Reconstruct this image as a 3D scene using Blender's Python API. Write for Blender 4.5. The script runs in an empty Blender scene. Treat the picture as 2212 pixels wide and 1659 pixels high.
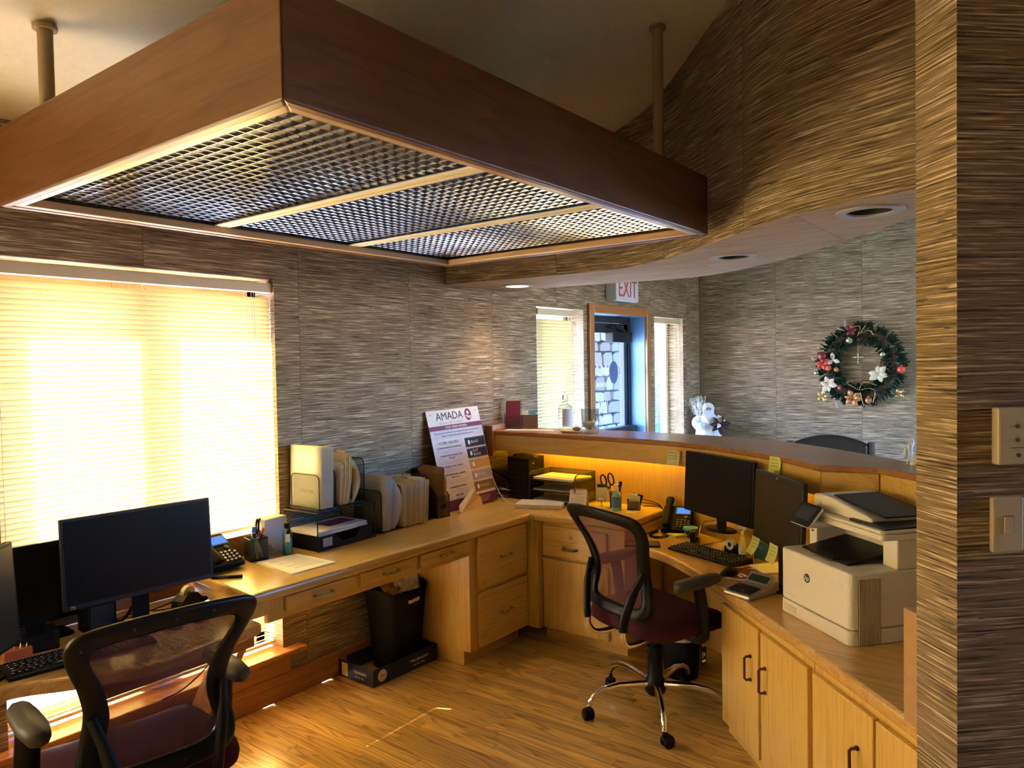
import bpy, bmesh, math, random
from mathutils import Matrix, Vector
R=math.radians; PI=math.pi; rnd=random.Random(7)
sc=bpy.context.scene; C=sc.collection
# ---------------------------------------------------------------- camera
cam=bpy.data.cameras.new('camera'); cam.sensor_fit='HORIZONTAL'; cam.sensor_width=36.0
cam.lens=1602.0/2212.0*36.0; cam.clip_start=.05; cam.clip_end=200
co=bpy.data.objects.new('camera',cam); C.objects.link(co)
co.matrix_world=Matrix(((.605524,.033502,-.795122,0),(-.79563,.003214,-.605775,0),(-.01774,.999433,.028601,1.6),(0,0,0,1)))
sc.camera=co
# ---------------------------------------------------------------- world, sun, exposure
w=bpy.data.worlds.new('sky'); sc.world=w; w.use_nodes=True
nt=w.node_tree; bg=nt.nodes['Background']
sky=nt.nodes.new('ShaderNodeTexSky'); sky.sky_type='NISHITA'; sky.sun_disc=False
sky.sun_elevation=R(38); sky.sun_rotation=R(-27); sky.air_density=1.3; sky.dust_density=.6; sky.ozone_density=6.0
hs_=nt.nodes.new('ShaderNodeHueSaturation'); hs_.inputs['Saturation'].default_value=1.6; nt.links.new(sky.outputs[0],hs_.inputs['Color']); mx_=nt.nodes.new('ShaderNodeMix'); mx_.data_type='RGBA'; mx_.blend_type='MULTIPLY'; mx_.inputs[0].default_value=1; mx_.inputs[7].default_value=(1.06,.86,1.08,1); nt.links.new(hs_.outputs[0],mx_.inputs[6]); nt.links.new(mx_.outputs[2],bg.inputs[0]); bg.inputs[1].default_value=.46
sun=bpy.data.lights.new('sun','SUN'); sun.energy=28.0; sun.angle=R(.55); sun.color=(1,.89,.70)
so=bpy.data.objects.new('sun',sun); C.objects.link(so); so.location=(0,10,8)
so.rotation_euler=Vector((.5,-1,-.95)).to_track_quat('-Z','Y').to_euler()
sc.view_settings.view_transform='Standard'; sc.view_settings.look='None'
sc.view_settings.exposure=3.6; sc.view_settings.gamma=1.0; sc.view_settings.use_curve_mapping=False
cy=sc.cycles; cy.use_denoising=True; cy.max_bounces=8; cy.diffuse_bounces=4; cy.glossy_bounces=4; cy.use_adaptive_sampling=True; cy.adaptive_threshold=.05; cy.transmission_bounces=6
cy.transparent_max_bounces=12; cy.sample_clamp_indirect=6; cy.caustics_reflective=False; cy.caustics_refractive=False; cy.blur_glossy=.5

# ================================================================ helpers
class G:
    """collects geometry for one mesh"""
    def __init__(s): s.v=[]; s.f=[]; s.uv=[]; s.mi=[]
    def add(s,vs,fs,M=None,uv=None,mi=0):
        o=len(s.v)
        s.v+=[tuple(M@Vector(p)) for p in vs] if M is not None else [tuple(p) for p in vs]
        s.f+=[tuple(i+o for i in f) for f in fs]
        s.uv+=uv if uv else [None]*len(fs)
        s.mi+=[mi]*len(fs)
        return s
    def box(s,x0,y0,z0,x1,y1,z1,M=None,mi=0):
        return s.add([(x0,y0,z0),(x1,y0,z0),(x1,y1,z0),(x0,y1,z0),(x0,y0,z1),(x1,y0,z1),(x1,y1,z1),(x0,y1,z1)],
            [(0,3,2,1),(4,5,6,7),(0,1,5,4),(1,2,6,5),(2,3,7,6),(3,0,4,7)],M,mi=mi)
    def cb(s,c,d,M=None,mi=0):
        return s.box(c[0]-d[0]/2,c[1]-d[1]/2,c[2]-d[2]/2,c[0]+d[0]/2,c[1]+d[1]/2,c[2]+d[2]/2,M,mi)
    def prism(s,poly,z0,z1,M=None,mi=0):
        a=sum(poly[i][0]*poly[(i+1)%len(poly)][1]-poly[(i+1)%len(poly)][0]*poly[i][1] for i in range(len(poly)))
        if a<0: poly=poly[::-1]
        n=len(poly)
        return s.add([(p[0],p[1],z0) for p in poly]+[(p[0],p[1],z1) for p in poly],
            [tuple(range(n-1,-1,-1)),tuple(range(n,2*n))]+[(i,(i+1)%n,n+(i+1)%n,n+i) for i in range(n)],M,mi=mi)
    def grid(s,rows,M=None,closed=False,mi=0):
        n=len(rows[0]); vs=[p for r in rows for p in r]; fs=[]
        for i in range(len(rows)-1):
            for j in range(n if closed else n-1):
                fs.append((i*n+j,i*n+(j+1)%n,(i+1)*n+(j+1)%n,(i+1)*n+j))
        return s.add(vs,fs,M,mi=mi)
    def tube(s,pts,r,n=8,closed=False,M=None,mi=0,flat=1.0):
        P=[Vector(p) for p in pts]; k=len(P); rows=[]; up=None
        for i in range(k):
            if closed: t=P[(i+1)%k]-P[i-1]
            else: t=P[min(i+1,k-1)]-P[max(i-1,0)]
            t.normalize()
            if up is None:
                up=Vector((0,0,1)) if abs(t.z)<.9 else Vector((1,0,0))
            a=t.cross(up); 
            if a.length<1e-6: a=t.orthogonal()
            a.normalize(); up=a.cross(t)
            rr=r[i] if isinstance(r,(list,tuple)) else r
            rows.append([P[i]+a*math.cos(2*PI*j/n)*rr+up*math.sin(2*PI*j/n)*rr*flat for j in range(n)])
        if closed: rows.append(rows[0])
        s.grid([[tuple(q) for q in r_] for r_ in rows],M,True,mi)
        if not closed:
            s.add([tuple(q) for q in rows[0]],[tuple(range(n-1,-1,-1))],M,mi=mi); s.add([tuple(q) for q in rows[-1]],[tuple(range(n))],M,mi=mi)
        return s
    def lathe(s,prof,n=16,M=None,mi=0,cap=True):
        rows=[[(r*math.cos(2*PI*j/n),r*math.sin(2*PI*j/n),z) for j in range(n)] for r,z in prof]
        s.grid(rows,M,True,mi)
        if cap:
            if prof[0][0]>1e-5: s.add(rows[0],[tuple(range(n-1,-1,-1))],M,mi=mi)
            if prof[-1][0]>1e-5: s.add(rows[-1],[tuple(range(n))],M,mi=mi)
        return s
    def sph(s,c,r,n=10,m=7,M=None,mi=0,sc=(1,1,1)):
        rows=[]
        for i in range(m+1):
            t=PI*i/m-PI/2; q=max(math.cos(t),.02)
            rows.append([(c[0]+r*sc[0]*q*math.cos(2*PI*j/n),c[1]+r*sc[1]*q*math.sin(2*PI*j/n),c[2]+r*sc[2]*math.sin(t)) for j in range(n)])
        return s.grid(rows,M,True,mi)
    def quad(s,a,b,c,d,M=None,uv=None,mi=0): return s.add([a,b,c,d],[(0,1,2,3)],M,[uv] if uv else None,mi)
def T(x=0,y=0,z=0,rz=0,rx=0,ry=0):
    return Matrix.Translation((x,y,z))@Matrix.Rotation(R(rz),4,'Z')@Matrix.Rotation(R(rx),4,'X')@Matrix.Rotation(R(ry),4,'Y')
PM={}
def tag(o,label=None,cat=None,group=None,kind=None):
    if label: o['label']=label
    if cat: o['category']=cat
    if group: o['group']=group
    if kind: o['kind']=kind
    return o
def mesh(name,g,mats,smooth=False):
    me=bpy.data.meshes.new(name); me.from_pydata(g.v,[],g.f)
    if any(u is not None for u in g.uv):
        L=me.uv_layers.new(name='UVMap')
        for p,u in zip(me.polygons,g.uv):
            if u:
                for k,li in enumerate(p.loop_indices): L.data[li].uv=u[k]
    for m in (mats if isinstance(mats,(list,tuple)) else [mats]): me.materials.append(MAT[m] if isinstance(m,str) else m)
    if any(g.mi): me.polygons.foreach_set('material_index',g.mi)
    if smooth: me.polygons.foreach_set('use_smooth',[True]*len(me.polygons))
    me.update(); return me
def mk(name,g,mats,parent=None,label=None,cat=None,group=None,kind=None,bev=0,smooth=False,world=False,seg=2,base=True):
    if world and parent is not None:
        I=PM[parent.name].inverted(); g.v=[tuple(I@Vector(p)) for p in g.v]
    off=None
    if parent is None and base:
        xs,ys,zs=zip(*g.v); off=((min(xs)+max(xs))/2,(min(ys)+max(ys))/2,min(zs))
        g.v=[(p[0]-off[0],p[1]-off[1],p[2]-off[2]) for p in g.v]
    me=mesh(name,g,mats,smooth)
    o=bpy.data.objects.new(name,me); C.objects.link(o)
    if parent is not None: o.parent=parent
    if off: o.location=off
    PM[o.name]=Matrix.Translation(off) if off else Matrix()
    if bev:
        m=o.modifiers.new('bevel','BEVEL'); m.width=bev; m.segments=seg; m.limit_method='ANGLE'; m.angle_limit=R(35)
    return tag(o,label,cat,group,kind)
def thing(name,label,cat,loc=(0,0,0),rz=0,group=None,kind=None):
    o=bpy.data.objects.new(name,None); C.objects.link(o); o.empty_display_size=.05
    o.location=loc; o.rotation_euler=(0,0,R(rz)); PM[o.name]=T(*loc,rz)
    return tag(o,label,cat,group,kind)
def inst(me,name,parent,loc=(0,0,0),rot=(0,0,0),scale=(1,1,1)):
    o=bpy.data.objects.new(name,me); C.objects.link(o); o.parent=parent
    o.location=loc; o.rotation_euler=rot; o.scale=scale; return o
def dup(o,parent=None,loc=None,rz=None,label=None):
    c=o.copy(); C.objects.link(c); c.parent=parent
    if loc is not None: c.location=loc
    if rz is not None: c.rotation_euler=(0,0,R(rz))
    if label: c['label']=label
    PM[c.name]=Matrix.Translation(c.location)@c.rotation_euler.to_matrix().to_4x4()
    for ch in [x for x in bpy.data.objects if x.parent==o]: dup(ch,c)
    return c
def text(parent,body,size,M,mat,align='CENTER',sx=1.0,name='lettering',ext=.0002):
    cu=bpy.data.curves.new('t','FONT'); cu.body=body; cu.size=size; cu.align_x=align; cu.resolution_u=2; cu.extrude=ext
    o=bpy.data.objects.new('t',cu); me=bpy.data.meshes.new_from_object(o)
    bpy.data.objects.remove(o); bpy.data.curves.remove(cu)
    me.transform(M@Matrix.Diagonal((sx,1,1,1))); me.materials.clear(); me.materials.append(MAT[mat])
    t=bpy.data.objects.new(name,me); C.objects.link(t); t.parent=parent
    return t
def arc(c,r,a0,a1,n,z=None,pl='xy'):
    out=[]
    for i in range(n+1):
        a=R(a0+(a1-a0)*i/n); p,q=r*math.cos(a),r*math.sin(a)
        out.append((c[0]+p,c[1]+q) if z is None else (c[0]+p,c[1]+q,z) if pl=='xy' else (c[0]+p,c[1],c[2]+q) if pl=='xz' else (c[0],c[1]+p,c[2]+q))
    return out
def rrect(x0,y0,x1,y1,r,n=4):
    return arc((x1-r,y1-r),r,0,90,n)+arc((x0+r,y1-r),r,90,180,n)+arc((x0+r,y0+r),r,180,270,n)+arc((x1-r,y0+r),r,270,360,n)
def smoothpath(pts,n=6):
    P=[Vector(p) for p in pts]; out=[]
    for i in range(len(P)-1):
        p0=P[max(i-1,0)];p1=P[i];p2=P[i+1];p3=P[min(i+2,len(P)-1)]
        for k in range(n):
            t=k/n; out.append(tuple(.5*((2*p1)+(-p0+p2)*t+(2*p0-5*p1+4*p2-p3)*t*t+(-p0+3*p1-3*p2+p3)*t**3)))
    out.append(tuple(P[-1])); return out

# ================================================================ materials
MAT={}
class N:
    def __init__(s,name):
        m=bpy.data.materials.new(name); m.use_nodes=True; s.m=m; s.t=m.node_tree; s.b=s.t.nodes['Principled BSDF']; MAT[name]=m
    def n(s,t,**k):
        x=s.t.nodes.new('ShaderNode'+t)
        for a,b in k.items(): setattr(x,a,b)
        return x
    def l(s,a,b): s.t.links.new(a,b)
    def set(s,**k):
        for a,b in k.items():
            i=s.b.inputs[a.replace('_',' ')]; i.default_value=(*b,1) if isinstance(b,tuple) and len(b)==3 else b
    def math(s,op,a,b=None):
        x=s.n('Math',operation=op)
        for i,q in enumerate((a,b)):
            if q is None: continue
            if isinstance(q,(int,float)): x.inputs[i].default_value=q
            else: s.l(q,x.inputs[i])
        return x.outputs[0]
    def noise(s,vec,scale=1,detail=3,rough=.55,dist=0):
        x=s.n('TexNoise'); x.inputs['Scale'].default_value=scale; x.inputs['Detail'].default_value=detail
        x.inputs['Roughness'].default_value=rough; x.inputs['Distortion'].default_value=dist; s.l(vec,x.inputs['Vector']); return x.outputs['Fac']
    def ramp(s,fac,*st):
        x=s.n('ValToRGB'); e=x.color_ramp.elements
        while len(e)<len(st): e.new(.5)
        for k,(p,c) in enumerate(st): e[k].position=p; e[k].color=(*c,1)
        s.l(fac,x.inputs[0]); return x.outputs[0]
    def scale(s,vec,v,loc=None):
        x=s.n('Mapping'); x.inputs['Scale'].default_value=v; s.l(vec,x.inputs[0])
        if loc is not None: s.l(loc,x.inputs['Location'])
        return x.outputs[0]
    def mix(s,f,a,b,mode='MIX'):
        x=s.n('Mix',data_type='RGBA',blend_type=mode)
        for i,q in ((0,f),(6,a),(7,b)):
            if isinstance(q,(int,float)): x.inputs[i].default_value=q
            elif isinstance(q,tuple): x.inputs[i].default_value=(*q,1)
            else: s.l(q,x.inputs[i])
        return x.outputs[2]
    def bump(s,h,st=.3,d=.002):
        x=s.n('Bump'); x.inputs['Strength'].default_value=st; x.inputs['Distance'].default_value=d; s.l(h,x.inputs['Height']); s.l(x.outputs[0],s.b.inputs['Normal'])
def plain(name,col,rough=.5,metal=0,spec=.5,coat=0,var=.06,em=None,es=0):
    m=N(name); m.set(Roughness=rough,Metallic=metal,Coat_Weight=coat); m.b.inputs['Specular IOR Level'].default_value=spec
    tc=m.n('TexCoord').outputs['Object']; f=m.noise(tc,35,3)
    d=tuple(c*(1-var) for c in col); e=tuple(min(1,c*(1+var)) for c in col)
    m.l(m.ramp(f,(.3,d),(.7,e)),m.b.inputs['Base Color'])
    if em: m.set(Emission_Color=em,Emission_Strength=es)
    return m
def wood(name,axis,dark,mid,light,rough=.35,cath=1.0,coat=.25,ring=9.0,across=7.0,perobj=False):
    m=N(name); m.set(Roughness=rough,Coat_Weight=coat,Coat_Roughness=.2)
    tc=m.n('TexCoord').outputs['Object']; oi=m.n('ObjectInfo').outputs['Random']
    cx=m.n('CombineXYZ'); o7=m.math('MULTIPLY',oi,37.0)
    for i in range(3): m.l(o7,cx.inputs[i])
    def sv(a,l): 
        v=[a,a,a]; v['xyz'.index(axis)]=l; return tuple(v)
    big=m.noise(m.scale(tc,sv(across,across*.09),cx.outputs[0]),1,2,.5,.25)
    rings=m.math('FRACT',m.math('MULTIPLY',big,ring))
    fine=m.noise(m.scale(tc,sv(140,5),cx.outputs[0]),1,4,.65)
    pore=m.noise(m.scale(tc,sv(330,9),cx.outputs[0]),1,2,.6)
    tone=m.noise(m.scale(tc,sv(9,.7),cx.outputs[0]),1,2)
    r=m.ramp(rings,(0,(1,1,1)),(.55,(.6,.6,.6)),(.86,(.12,.12,.12)),(1,(.9,.9,.9)))
    k=m.math('ADD',m.math('MULTIPLY',r,.5*cath),m.math('MULTIPLY',fine,.95-.35*cath))
    col=m.ramp(k,(.22,dark),(.5,mid),(.78,light))
    col=m.mix(m.math('MULTIPLY',m.ramp(pore,(.30,(1,1,1)),(.46,(0,0,0))),.45),col,dark)
    col=m.mix(m.math('MULTIPLY',tone,.35),col,mid)
    if perobj:
        hs=m.n('HueSaturation'); m.l(m.math('ADD',m.math('MULTIPLY',oi,.5),.75),hs.inputs['Value']); m.l(col,hs.inputs['Color']); col=hs.outputs[0]
    m.l(col,m.b.inputs['Base Color']); m.bump(fine,.12,.0008); return m
OD,OM,OL=(.45,.245,.052),(.72,.465,.108),(.80,.565,.18)
for a in 'xyz': wood('oak_'+a,a,OD,OM,OL,cath=.45)
wood('oak_top',  'x',(.48,.28,.07),(.69,.455,.125),(.78,.55,.195),rough=.24,cath=.35,coat=.5)
wood('oak_low',  'x',(.44,.23,.065),(.65,.385,.115),(.76,.50,.18),rough=.26,cath=.55,coat=.5)
wood('oak_lowy', 'y',(.44,.23,.065),(.65,.385,.115),(.76,.50,.18),rough=.26,cath=.55,coat=.5)
for a in 'xyz': wood('oakred_'+a,a,(.20,.07,.018),(.37,.155,.045),(.46,.215,.07),cath=.5,rough=.4)
for a in 'xy': wood('fixture_oak_'+a,a,(.075,.026,.007),(.135,.052,.015),(.18,.075,.025),cath=.6,rough=.4,coat=.1)
for a in 'xy': wood('oakpale_'+a,a,(.45,.25,.10),(.60,.38,.18),(.70,.48,.26),cath=.3,rough=.35)
wood('floor_oak','y',(.16,.072,.016),(.62,.38,.093),(.78,.53,.165),rough=.28,cath=1.25,coat=.45,ring=11,across=9,perobj=True)
wood('panel_oak','z',(.42,.22,.05),(.56,.33,.09),(.64,.40,.13),rough=.4,cath=.15,coat=.15)
wood('dark_wood','z',(.02,.01,.006),(.05,.022,.012),(.08,.04,.02),rough=.35,cath=.5)
# reed grasscloth wallpaper, uv in metres
def grass(name,cols,vs=215.,us=4.2,b=.8,horiz=True):
    m=N(name); m.set(Roughness=.75); m.b.inputs['Specular IOR Level'].default_value=.25
    uv=m.n('UVMap').outputs[0]; sp=m.n('SeparateXYZ'); m.l(uv,sp.inputs[0])
    pan=m.math('FLOOR',m.math('DIVIDE',sp.outputs[0],.76)); wn=m.n('TexWhiteNoise',noise_dimensions='1D'); m.l(pan,wn.inputs['W'])
    cx=m.n('CombineXYZ'); m.l(m.math('MULTIPLY',wn.outputs[0],3.7),cx.inputs[0]); m.l(m.math('MULTIPLY',wn.outputs[0],5.3),cx.inputs[1])
    va=m.n('VectorMath',operation='ADD'); m.l(uv,va.inputs[0]); m.l(cx.outputs[0],va.inputs[1]); p=va.outputs[0]
    wob=m.noise(m.scale(p,(5,22,1)),1,2); s2=m.n('SeparateXYZ'); m.l(p,s2.inputs[0])
    c2=m.n('CombineXYZ'); m.l(s2.outputs[0],c2.inputs[0]); m.l(m.math('ADD',s2.outputs[1],m.math('MULTIPLY',wob,.007)),c2.inputs[1])
    a=m.noise(m.scale(c2.outputs[0],(us,vs,1)),1,2.5,.6); bb=m.noise(m.scale(c2.outputs[0],(us*4,vs*2.1,1)),1,2,.6)
    big=m.noise(m.scale(p,(1.2,6,1)),1,2); gap=m.noise(m.scale(c2.outputs[0],(us*2.4,vs*.45,1)),1,2,.5)
    k=m.math('ADD',m.math('MULTIPLY',a,.78),m.math('MULTIPLY',bb,.22))
    k=m.math('ADD',k,m.math('MULTIPLY',m.math('SUBTRACT',big,.5),.14))
    col=m.ramp(k,(.385,cols[0]),(.425,cols[1]),(.53,cols[2]),(.555,cols[2]),(.595,cols[3]))
    col=m.mix(m.ramp(gap,(.66,(0,0,0)),(.70,(1,1,1))),col,cols[4])
    fr=m.math('FRACT',m.math('DIVIDE',sp.outputs[0],.76)); seam=m.math('LESS_THAN',fr,.004)
    col=m.mix(m.math('MULTIPLY',seam,.6),col,(.03,.02,.012))
    m.l(col,m.b.inputs['Base Color']); m.bump(k,b,.004); return m
grass('grasscloth',((.055,.039,.025),(.175,.126,.079),(.295,.216,.137),(.64,.535,.375),(.09,.10,.097)))
grass('grasscloth_fine',((.24,.16,.115),(.40,.28,.205),(.50,.37,.28),(.60,.47,.37),(.33,.25,.19)),b=.3)
# plaster ceiling
m=plain('plaster',(.82,.76,.60),.9,var=.03); tc=m.n('TexCoord').outputs['Object']; m.bump(m.noise(tc,55,4),.25,.004)
plain('concrete',(.21,.24,.29),.9); plain('asphalt',(.25,.25,.27),.9); plain('dark_ground',(.055,.062,.075),.9)
plain('blackplastic',(.006,.006,.0065),.42,spec=.2); plain('phoneblack',(.005,.005,.0055),.6,spec=.07); plain('blackmatte',(.004,.004,.004),.7,spec=.25); plain('greyplastic',(.045,.043,.040),.5,spec=.4)
plain('screen',(.003,.003,.0035),.35,spec=.25,var=.02); plain('screen_soft',(.020,.018,.012),.36,spec=.4,var=.02)
plain('silver',(.42,.41,.39),.38,metal=.6); plain('darkgrey',(.018,.018,.019),.5,spec=.4)
plain('chrome',(.85,.84,.82),.08,metal=1,var=.01); plain('brass',(.62,.45,.16),.28,metal=1); plain('bronze',(.14,.085,.045),.38,metal=1)
plain('nickel',(.62,.52,.36),.25,metal=1)
plain('ivory',(.66,.57,.40),.45,var=.02); plain('printerwhite',(.78,.74,.65),.45,var=.02); plain('white',(.80,.79,.76),.6,var=.02)
plain('paper',(.82,.81,.77),.8,var=.02); plain('folderwhite',(.66,.65,.60),.9,spec=.2,var=.02); plain('manila',(.72,.54,.28),.8); plain('kraft',(.46,.28,.13),.85)
plain('brownfolder',(.33,.18,.06),.75); plain('yellownote',(.78,.80,.22),.85,var=.03); plain('palenote',(.78,.74,.45),.85); plain('pinknote',(.80,.22,.25),.8); plain('pinkpaper',(.72,.48,.42),.8)
plain('maroon',(.052,.010,.022),.9,spec=.15); plain('maroonprint',(.16,.02,.06),.6); plain('navy',(.018,.022,.05),.55); plain('goldprint',(.55,.36,.14),.5); plain('greyprint',(.42,.38,.40),.55); plain('bronzeprint',(.22,.14,.05),.5); plain('lavender',(.55,.53,.62),.6); plain('signwhite',(.74,.66,.62),.55)
plain('textdark',(.02,.02,.025),.7); plain('textwhite',(.85,.84,.80),.6); plain('textmaroon',(.20,.05,.08),.7); plain('textgrey',(.35,.33,.33),.8)
plain('red',(.60,.05,.035),.4); plain('redcoral',(.75,.18,.15),.5); plain('blue',(.03,.16,.55),.4); plain('green',(.05,.33,.16),.4); plain('yellow',(.75,.60,.08),.5); plain('teal',(.02,.10,.11),.6); plain('purple',(.25,.05,.16),.5); plain('orange',(.62,.14,.05),.6)
plain('darkgreen',(.012,.035,.03),.5); plain('aqua',(.12,.42,.45),.25); plain('paleblue',(.30,.52,.78),.25); plain('bluelabel',(.05,.20,.55),.4); plain('skyblue',(.10,.38,.62),.4)
plain('cord_white',(.65,.58,.50),.6); plain('rod',(.36,.27,.15),.6); plain('leather',(.018,.014,.013),.4,coat=.2)
plain('gold',(.60,.42,.16),.3,metal=.9); plain('frost',(.62,.64,.60),.5,metal=.3); plain('needle',(.012,.045,.030),.8,var=.3); plain('needle2',(.035,.085,.03),.8,var=.3); plain('cream_petal',(.62,.52,.38),.8); plain('dark_petal',(.035,.006,.012),.6); plain('pine_brown',(.06,.025,.012),.7); plain('snowwhite',(.78,.82,.88),.8); plain('skin',(.55,.28,.20),.7); plain('burgundy',(.20,.02,.03),.35); plain('copper',(.50,.20,.07),.5,metal=.4); plain('champagne',(.70,.62,.44),.22,metal=.9)
plain('stone_a',(.15,.12,.11),.9,var=.2); plain('stone_b',(.19,.17,.16),.9,var=.2); plain('stone_c',(.13,.105,.10),.9,var=.2); plain('mortar',(.12,.115,.115),.95); plain('bark',(.10,.06,.04),.9); plain('pine_green',(.02,.06,.035),.9,var=.3)
plain('doorframe',(.012,.016,.022),.4); plain('jamb_skylit',(.22,.46,.85),.45); plain('emblemblue',(.10,.12,.25),.5); plain('whitetrim',(.74,.76,.78),.5,var=.02); plain('tissue',(.85,.83,.80),.9); plain('mirrorlouver',(.42,.42,.44),.16,metal=1,var=.01); plain('pan',(.08,.08,.088),.6); plain('tube_off',(.70,.72,.72),.3)
plain('phone_lcd',(.005,.03,.16),.5,spec=.1,em=(.06,.26,1.0),es=.09); plain('lampglow',(1,.8,.6),.5,em=(1,.62,.32),es=3); plain('tubeglow',(1,.8,.3),.5,em=(1,.68,.03),es=4)
plain('can_unlit_dark',(.02,.018,.018),.5); plain('canring',(.42,.42,.46),.5); plain('exitpanel',(.55,.60,.72),.5,em=(.35,.45,.75),es=.0)
plain('wood_edge',(.40,.17,.05),.4)
def glass(name,col=(1,1,1),rough=0,ior=1.45,trans=1.0):
    m=N(name); m.set(Base_Color=col,Roughness=rough,IOR=ior); m.b.inputs['Transmission Weight'].default_value=trans; return m
glass('clearglass',(.96,.97,.98)); glass('acrylic',(.95,.95,.96),.03,1.3); glass('aquagel',(.45,.85,.90),.05,1.35); glass('bluegel',(.35,.60,.95),.05,1.35)
def thinglass(name,tint=(.95,.97,1),k=.35,pw=5.0):
    m=N(name); out=m.t.nodes['Material Output']; tr=m.n('BsdfTransparent'); tr.inputs[0].default_value=(*tint,1); gl=m.n('BsdfGlossy'); gl.inputs['Roughness'].default_value=.02
    mx=m.n('MixShader'); lw_=m.n('LayerWeight'); lw_.inputs[0].default_value=.5
    f=m.math('ADD',m.math('MULTIPLY',m.math('POWER',lw_.outputs['Facing'],pw),k),.03)
    m.l(f,mx.inputs[0]); m.l(tr.outputs[0],mx.inputs[1]); m.l(gl.outputs[0],mx.inputs[2]); m.l(mx.outputs[0],out.inputs[0]); return m
thinglass('windowglass'); thinglass('thinclear',(.84,.87,.88),.7,2.2); thinglass('doorglass',(.88,.94,1.0))
def sheer(name,col,cell=.0022,hole=.55,axes='xz',rough=.8,twist=False):
    """woven or punched sheet: real see-through holes laid out in the object's own coordinates"""
    m=N(name); out=m.t.nodes['Material Output']; m.set(Base_Color=col,Roughness=rough)
    tc=m.n('TexCoord').outputs['Object']; sp=m.n('SeparateXYZ'); m.l(tc,sp.inputs[0])
    a=sp.outputs['xyz'.index(axes[0])]; b=sp.outputs['xyz'.index(axes[1])]
    if twist: a,b=m.math('ADD',a,b),m.math('SUBTRACT',a,b)
    s1=m.math('ABSOLUTE',m.math('SUBTRACT',m.math('FRACT',m.math('DIVIDE',a,cell)),.5)); s2=m.math('ABSOLUTE',m.math('SUBTRACT',m.math('FRACT',m.math('DIVIDE',b,cell)),.5))
    h=m.math('LESS_THAN',m.math('MAXIMUM',s1,s2),hole/2)
    tr=m.n('BsdfTransparent'); mx=m.n('MixShader'); m.l(h,mx.inputs[0]); m.l(m.b.outputs[0],mx.inputs[1]); m.l(tr.outputs[0],mx.inputs[2]); m.l(mx.outputs[0],out.inputs[0]); return m
sheer('backmesh',(.085,.018,.030),.0036,.54,twist=True); 
for a in ('xz','yz','xy'): sheer('wiremesh_'+a,(.012,.012,.012),.0026,.62,a,.4)
# translucent vinyl blind slats
m=N('slat_dense'); out=m.t.nodes['Material Output']; m.set(Base_Color=(.50,.44,.25),Roughness=.45)
tl=m.n('BsdfTranslucent'); tl.inputs[0].default_value=(.80,.68,.30,1); mx=m.n('MixShader'); mx.inputs[0].default_value=.06
m.l(m.b.outputs[0],mx.inputs[1]); m.l(tl.outputs[0],mx.inputs[2]); m.l(mx.outputs[0],out.inputs[0])
m=N('slat'); out=m.t.nodes['Material Output']; m.set(Base_Color=(.70,.60,.34),Roughness=.45)
tl=m.n('BsdfTranslucent'); tl.inputs[0].default_value=(.86,.63,.17,1); mx=m.n('MixShader'); mx.inputs[0].default_value=.145
m.l(m.b.outputs[0],mx.inputs[1]); m.l(tl.outputs[0],mx.inputs[2]); m.l(mx.outputs[0],out.inputs[0])
m=N('diffuser_cloth'); out=m.t.nodes['Material Output']; m.set(Base_Color=(.85,.75,.52),Roughness=.8)
tl=m.n('BsdfTranslucent'); tl.inputs[0].default_value=(.90,.68,.32,1); mx=m.n('MixShader'); mx.inputs[0].default_value=.20
m.l(m.b.outputs[0],mx.inputs[1]); m.l(tl.outputs[0],mx.inputs[2]); m.l(mx.outputs[0],out.inputs[0])
# brick far away
m=N('brickwall'); tc=m.n('TexCoord').outputs['Object']; bt=m.n('TexBrick'); bt.inputs['Scale'].default_value=4.5; mp=m.n('Mapping'); mp.inputs['Rotation'].default_value=(R(90),0,0); m.l(tc,mp.inputs[0]); m.l(mp.outputs[0],bt.inputs[0])
bt.inputs['Color1'].default_value=(.35,.12,.08,1); bt.inputs['Color2'].default_value=(.28,.10,.07,1); bt.inputs['Mortar'].default_value=(.5,.48,.45,1); m.l(bt.outputs[0],m.b.inputs[0]); m.set(Roughness=.9)
# ================================================================ the setting
WY=3.05; WT=.25           # window wall inner face, thickness
def zc(y): return 3.265-.25*y
def wallquad(g,p0,p1,z0,z1,u0=0):
    L=math.hypot(p1[0]-p0[0],p1[1]-p0[1])
    g.quad((*p0,z0),(*p1,z0),(*p1,z1),(*p0,z1),uv=[(u0,z0),(u0+L,z0),(u0+L,z1),(u0,z1)])
def holed_wall(name,x0,x1,z0,z1,y0,y1,holes,mat):
    g=G(); xs=sorted({x0,x1}|{h[0] for h in holes}|{h[1] for h in holes}); zs=sorted({z0,z1}|{h[2] for h in holes}|{h[3] for h in holes})
    for i in range(len(xs)-1):
        for j in range(len(zs)-1):
            a,b,c,d=xs[i],xs[i+1],zs[j],zs[j+1]
            if any(h[0]<=a and b<=h[1] and h[2]<=c and d<=h[3] for h in holes): continue
            for y in (y0,y1):
                g.quad((a,y,c),(b,y,c),(b,y,d),(a,y,d),uv=[(a,c),(b,c),(b,d),(a,d)])
    for a,b,c,d in holes:
        for x in (a,b): g.quad((x,y0,c),(x,y1,c),(x,y1,d),(x,y0,d),uv=[(y0,c),(y1,c),(y1,d),(y0,d)])
        for z in (c,d):
            if z>z0: g.quad((a,y0,z),(b,y0,z),(b,y1,z),(a,y1,z),uv=[(a,y0),(b,y0),(b,y1),(a,y1)])
    for x in (x0,x1): g.quad((x,y0,z0),(x,y1,z0),(x,y1,z1),(x,y0,z1),uv=[(y0,z0),(y1,z0),(y1,z1),(y0,z1)])
    return mk(name,g,mat,kind='structure',base=False)
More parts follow.
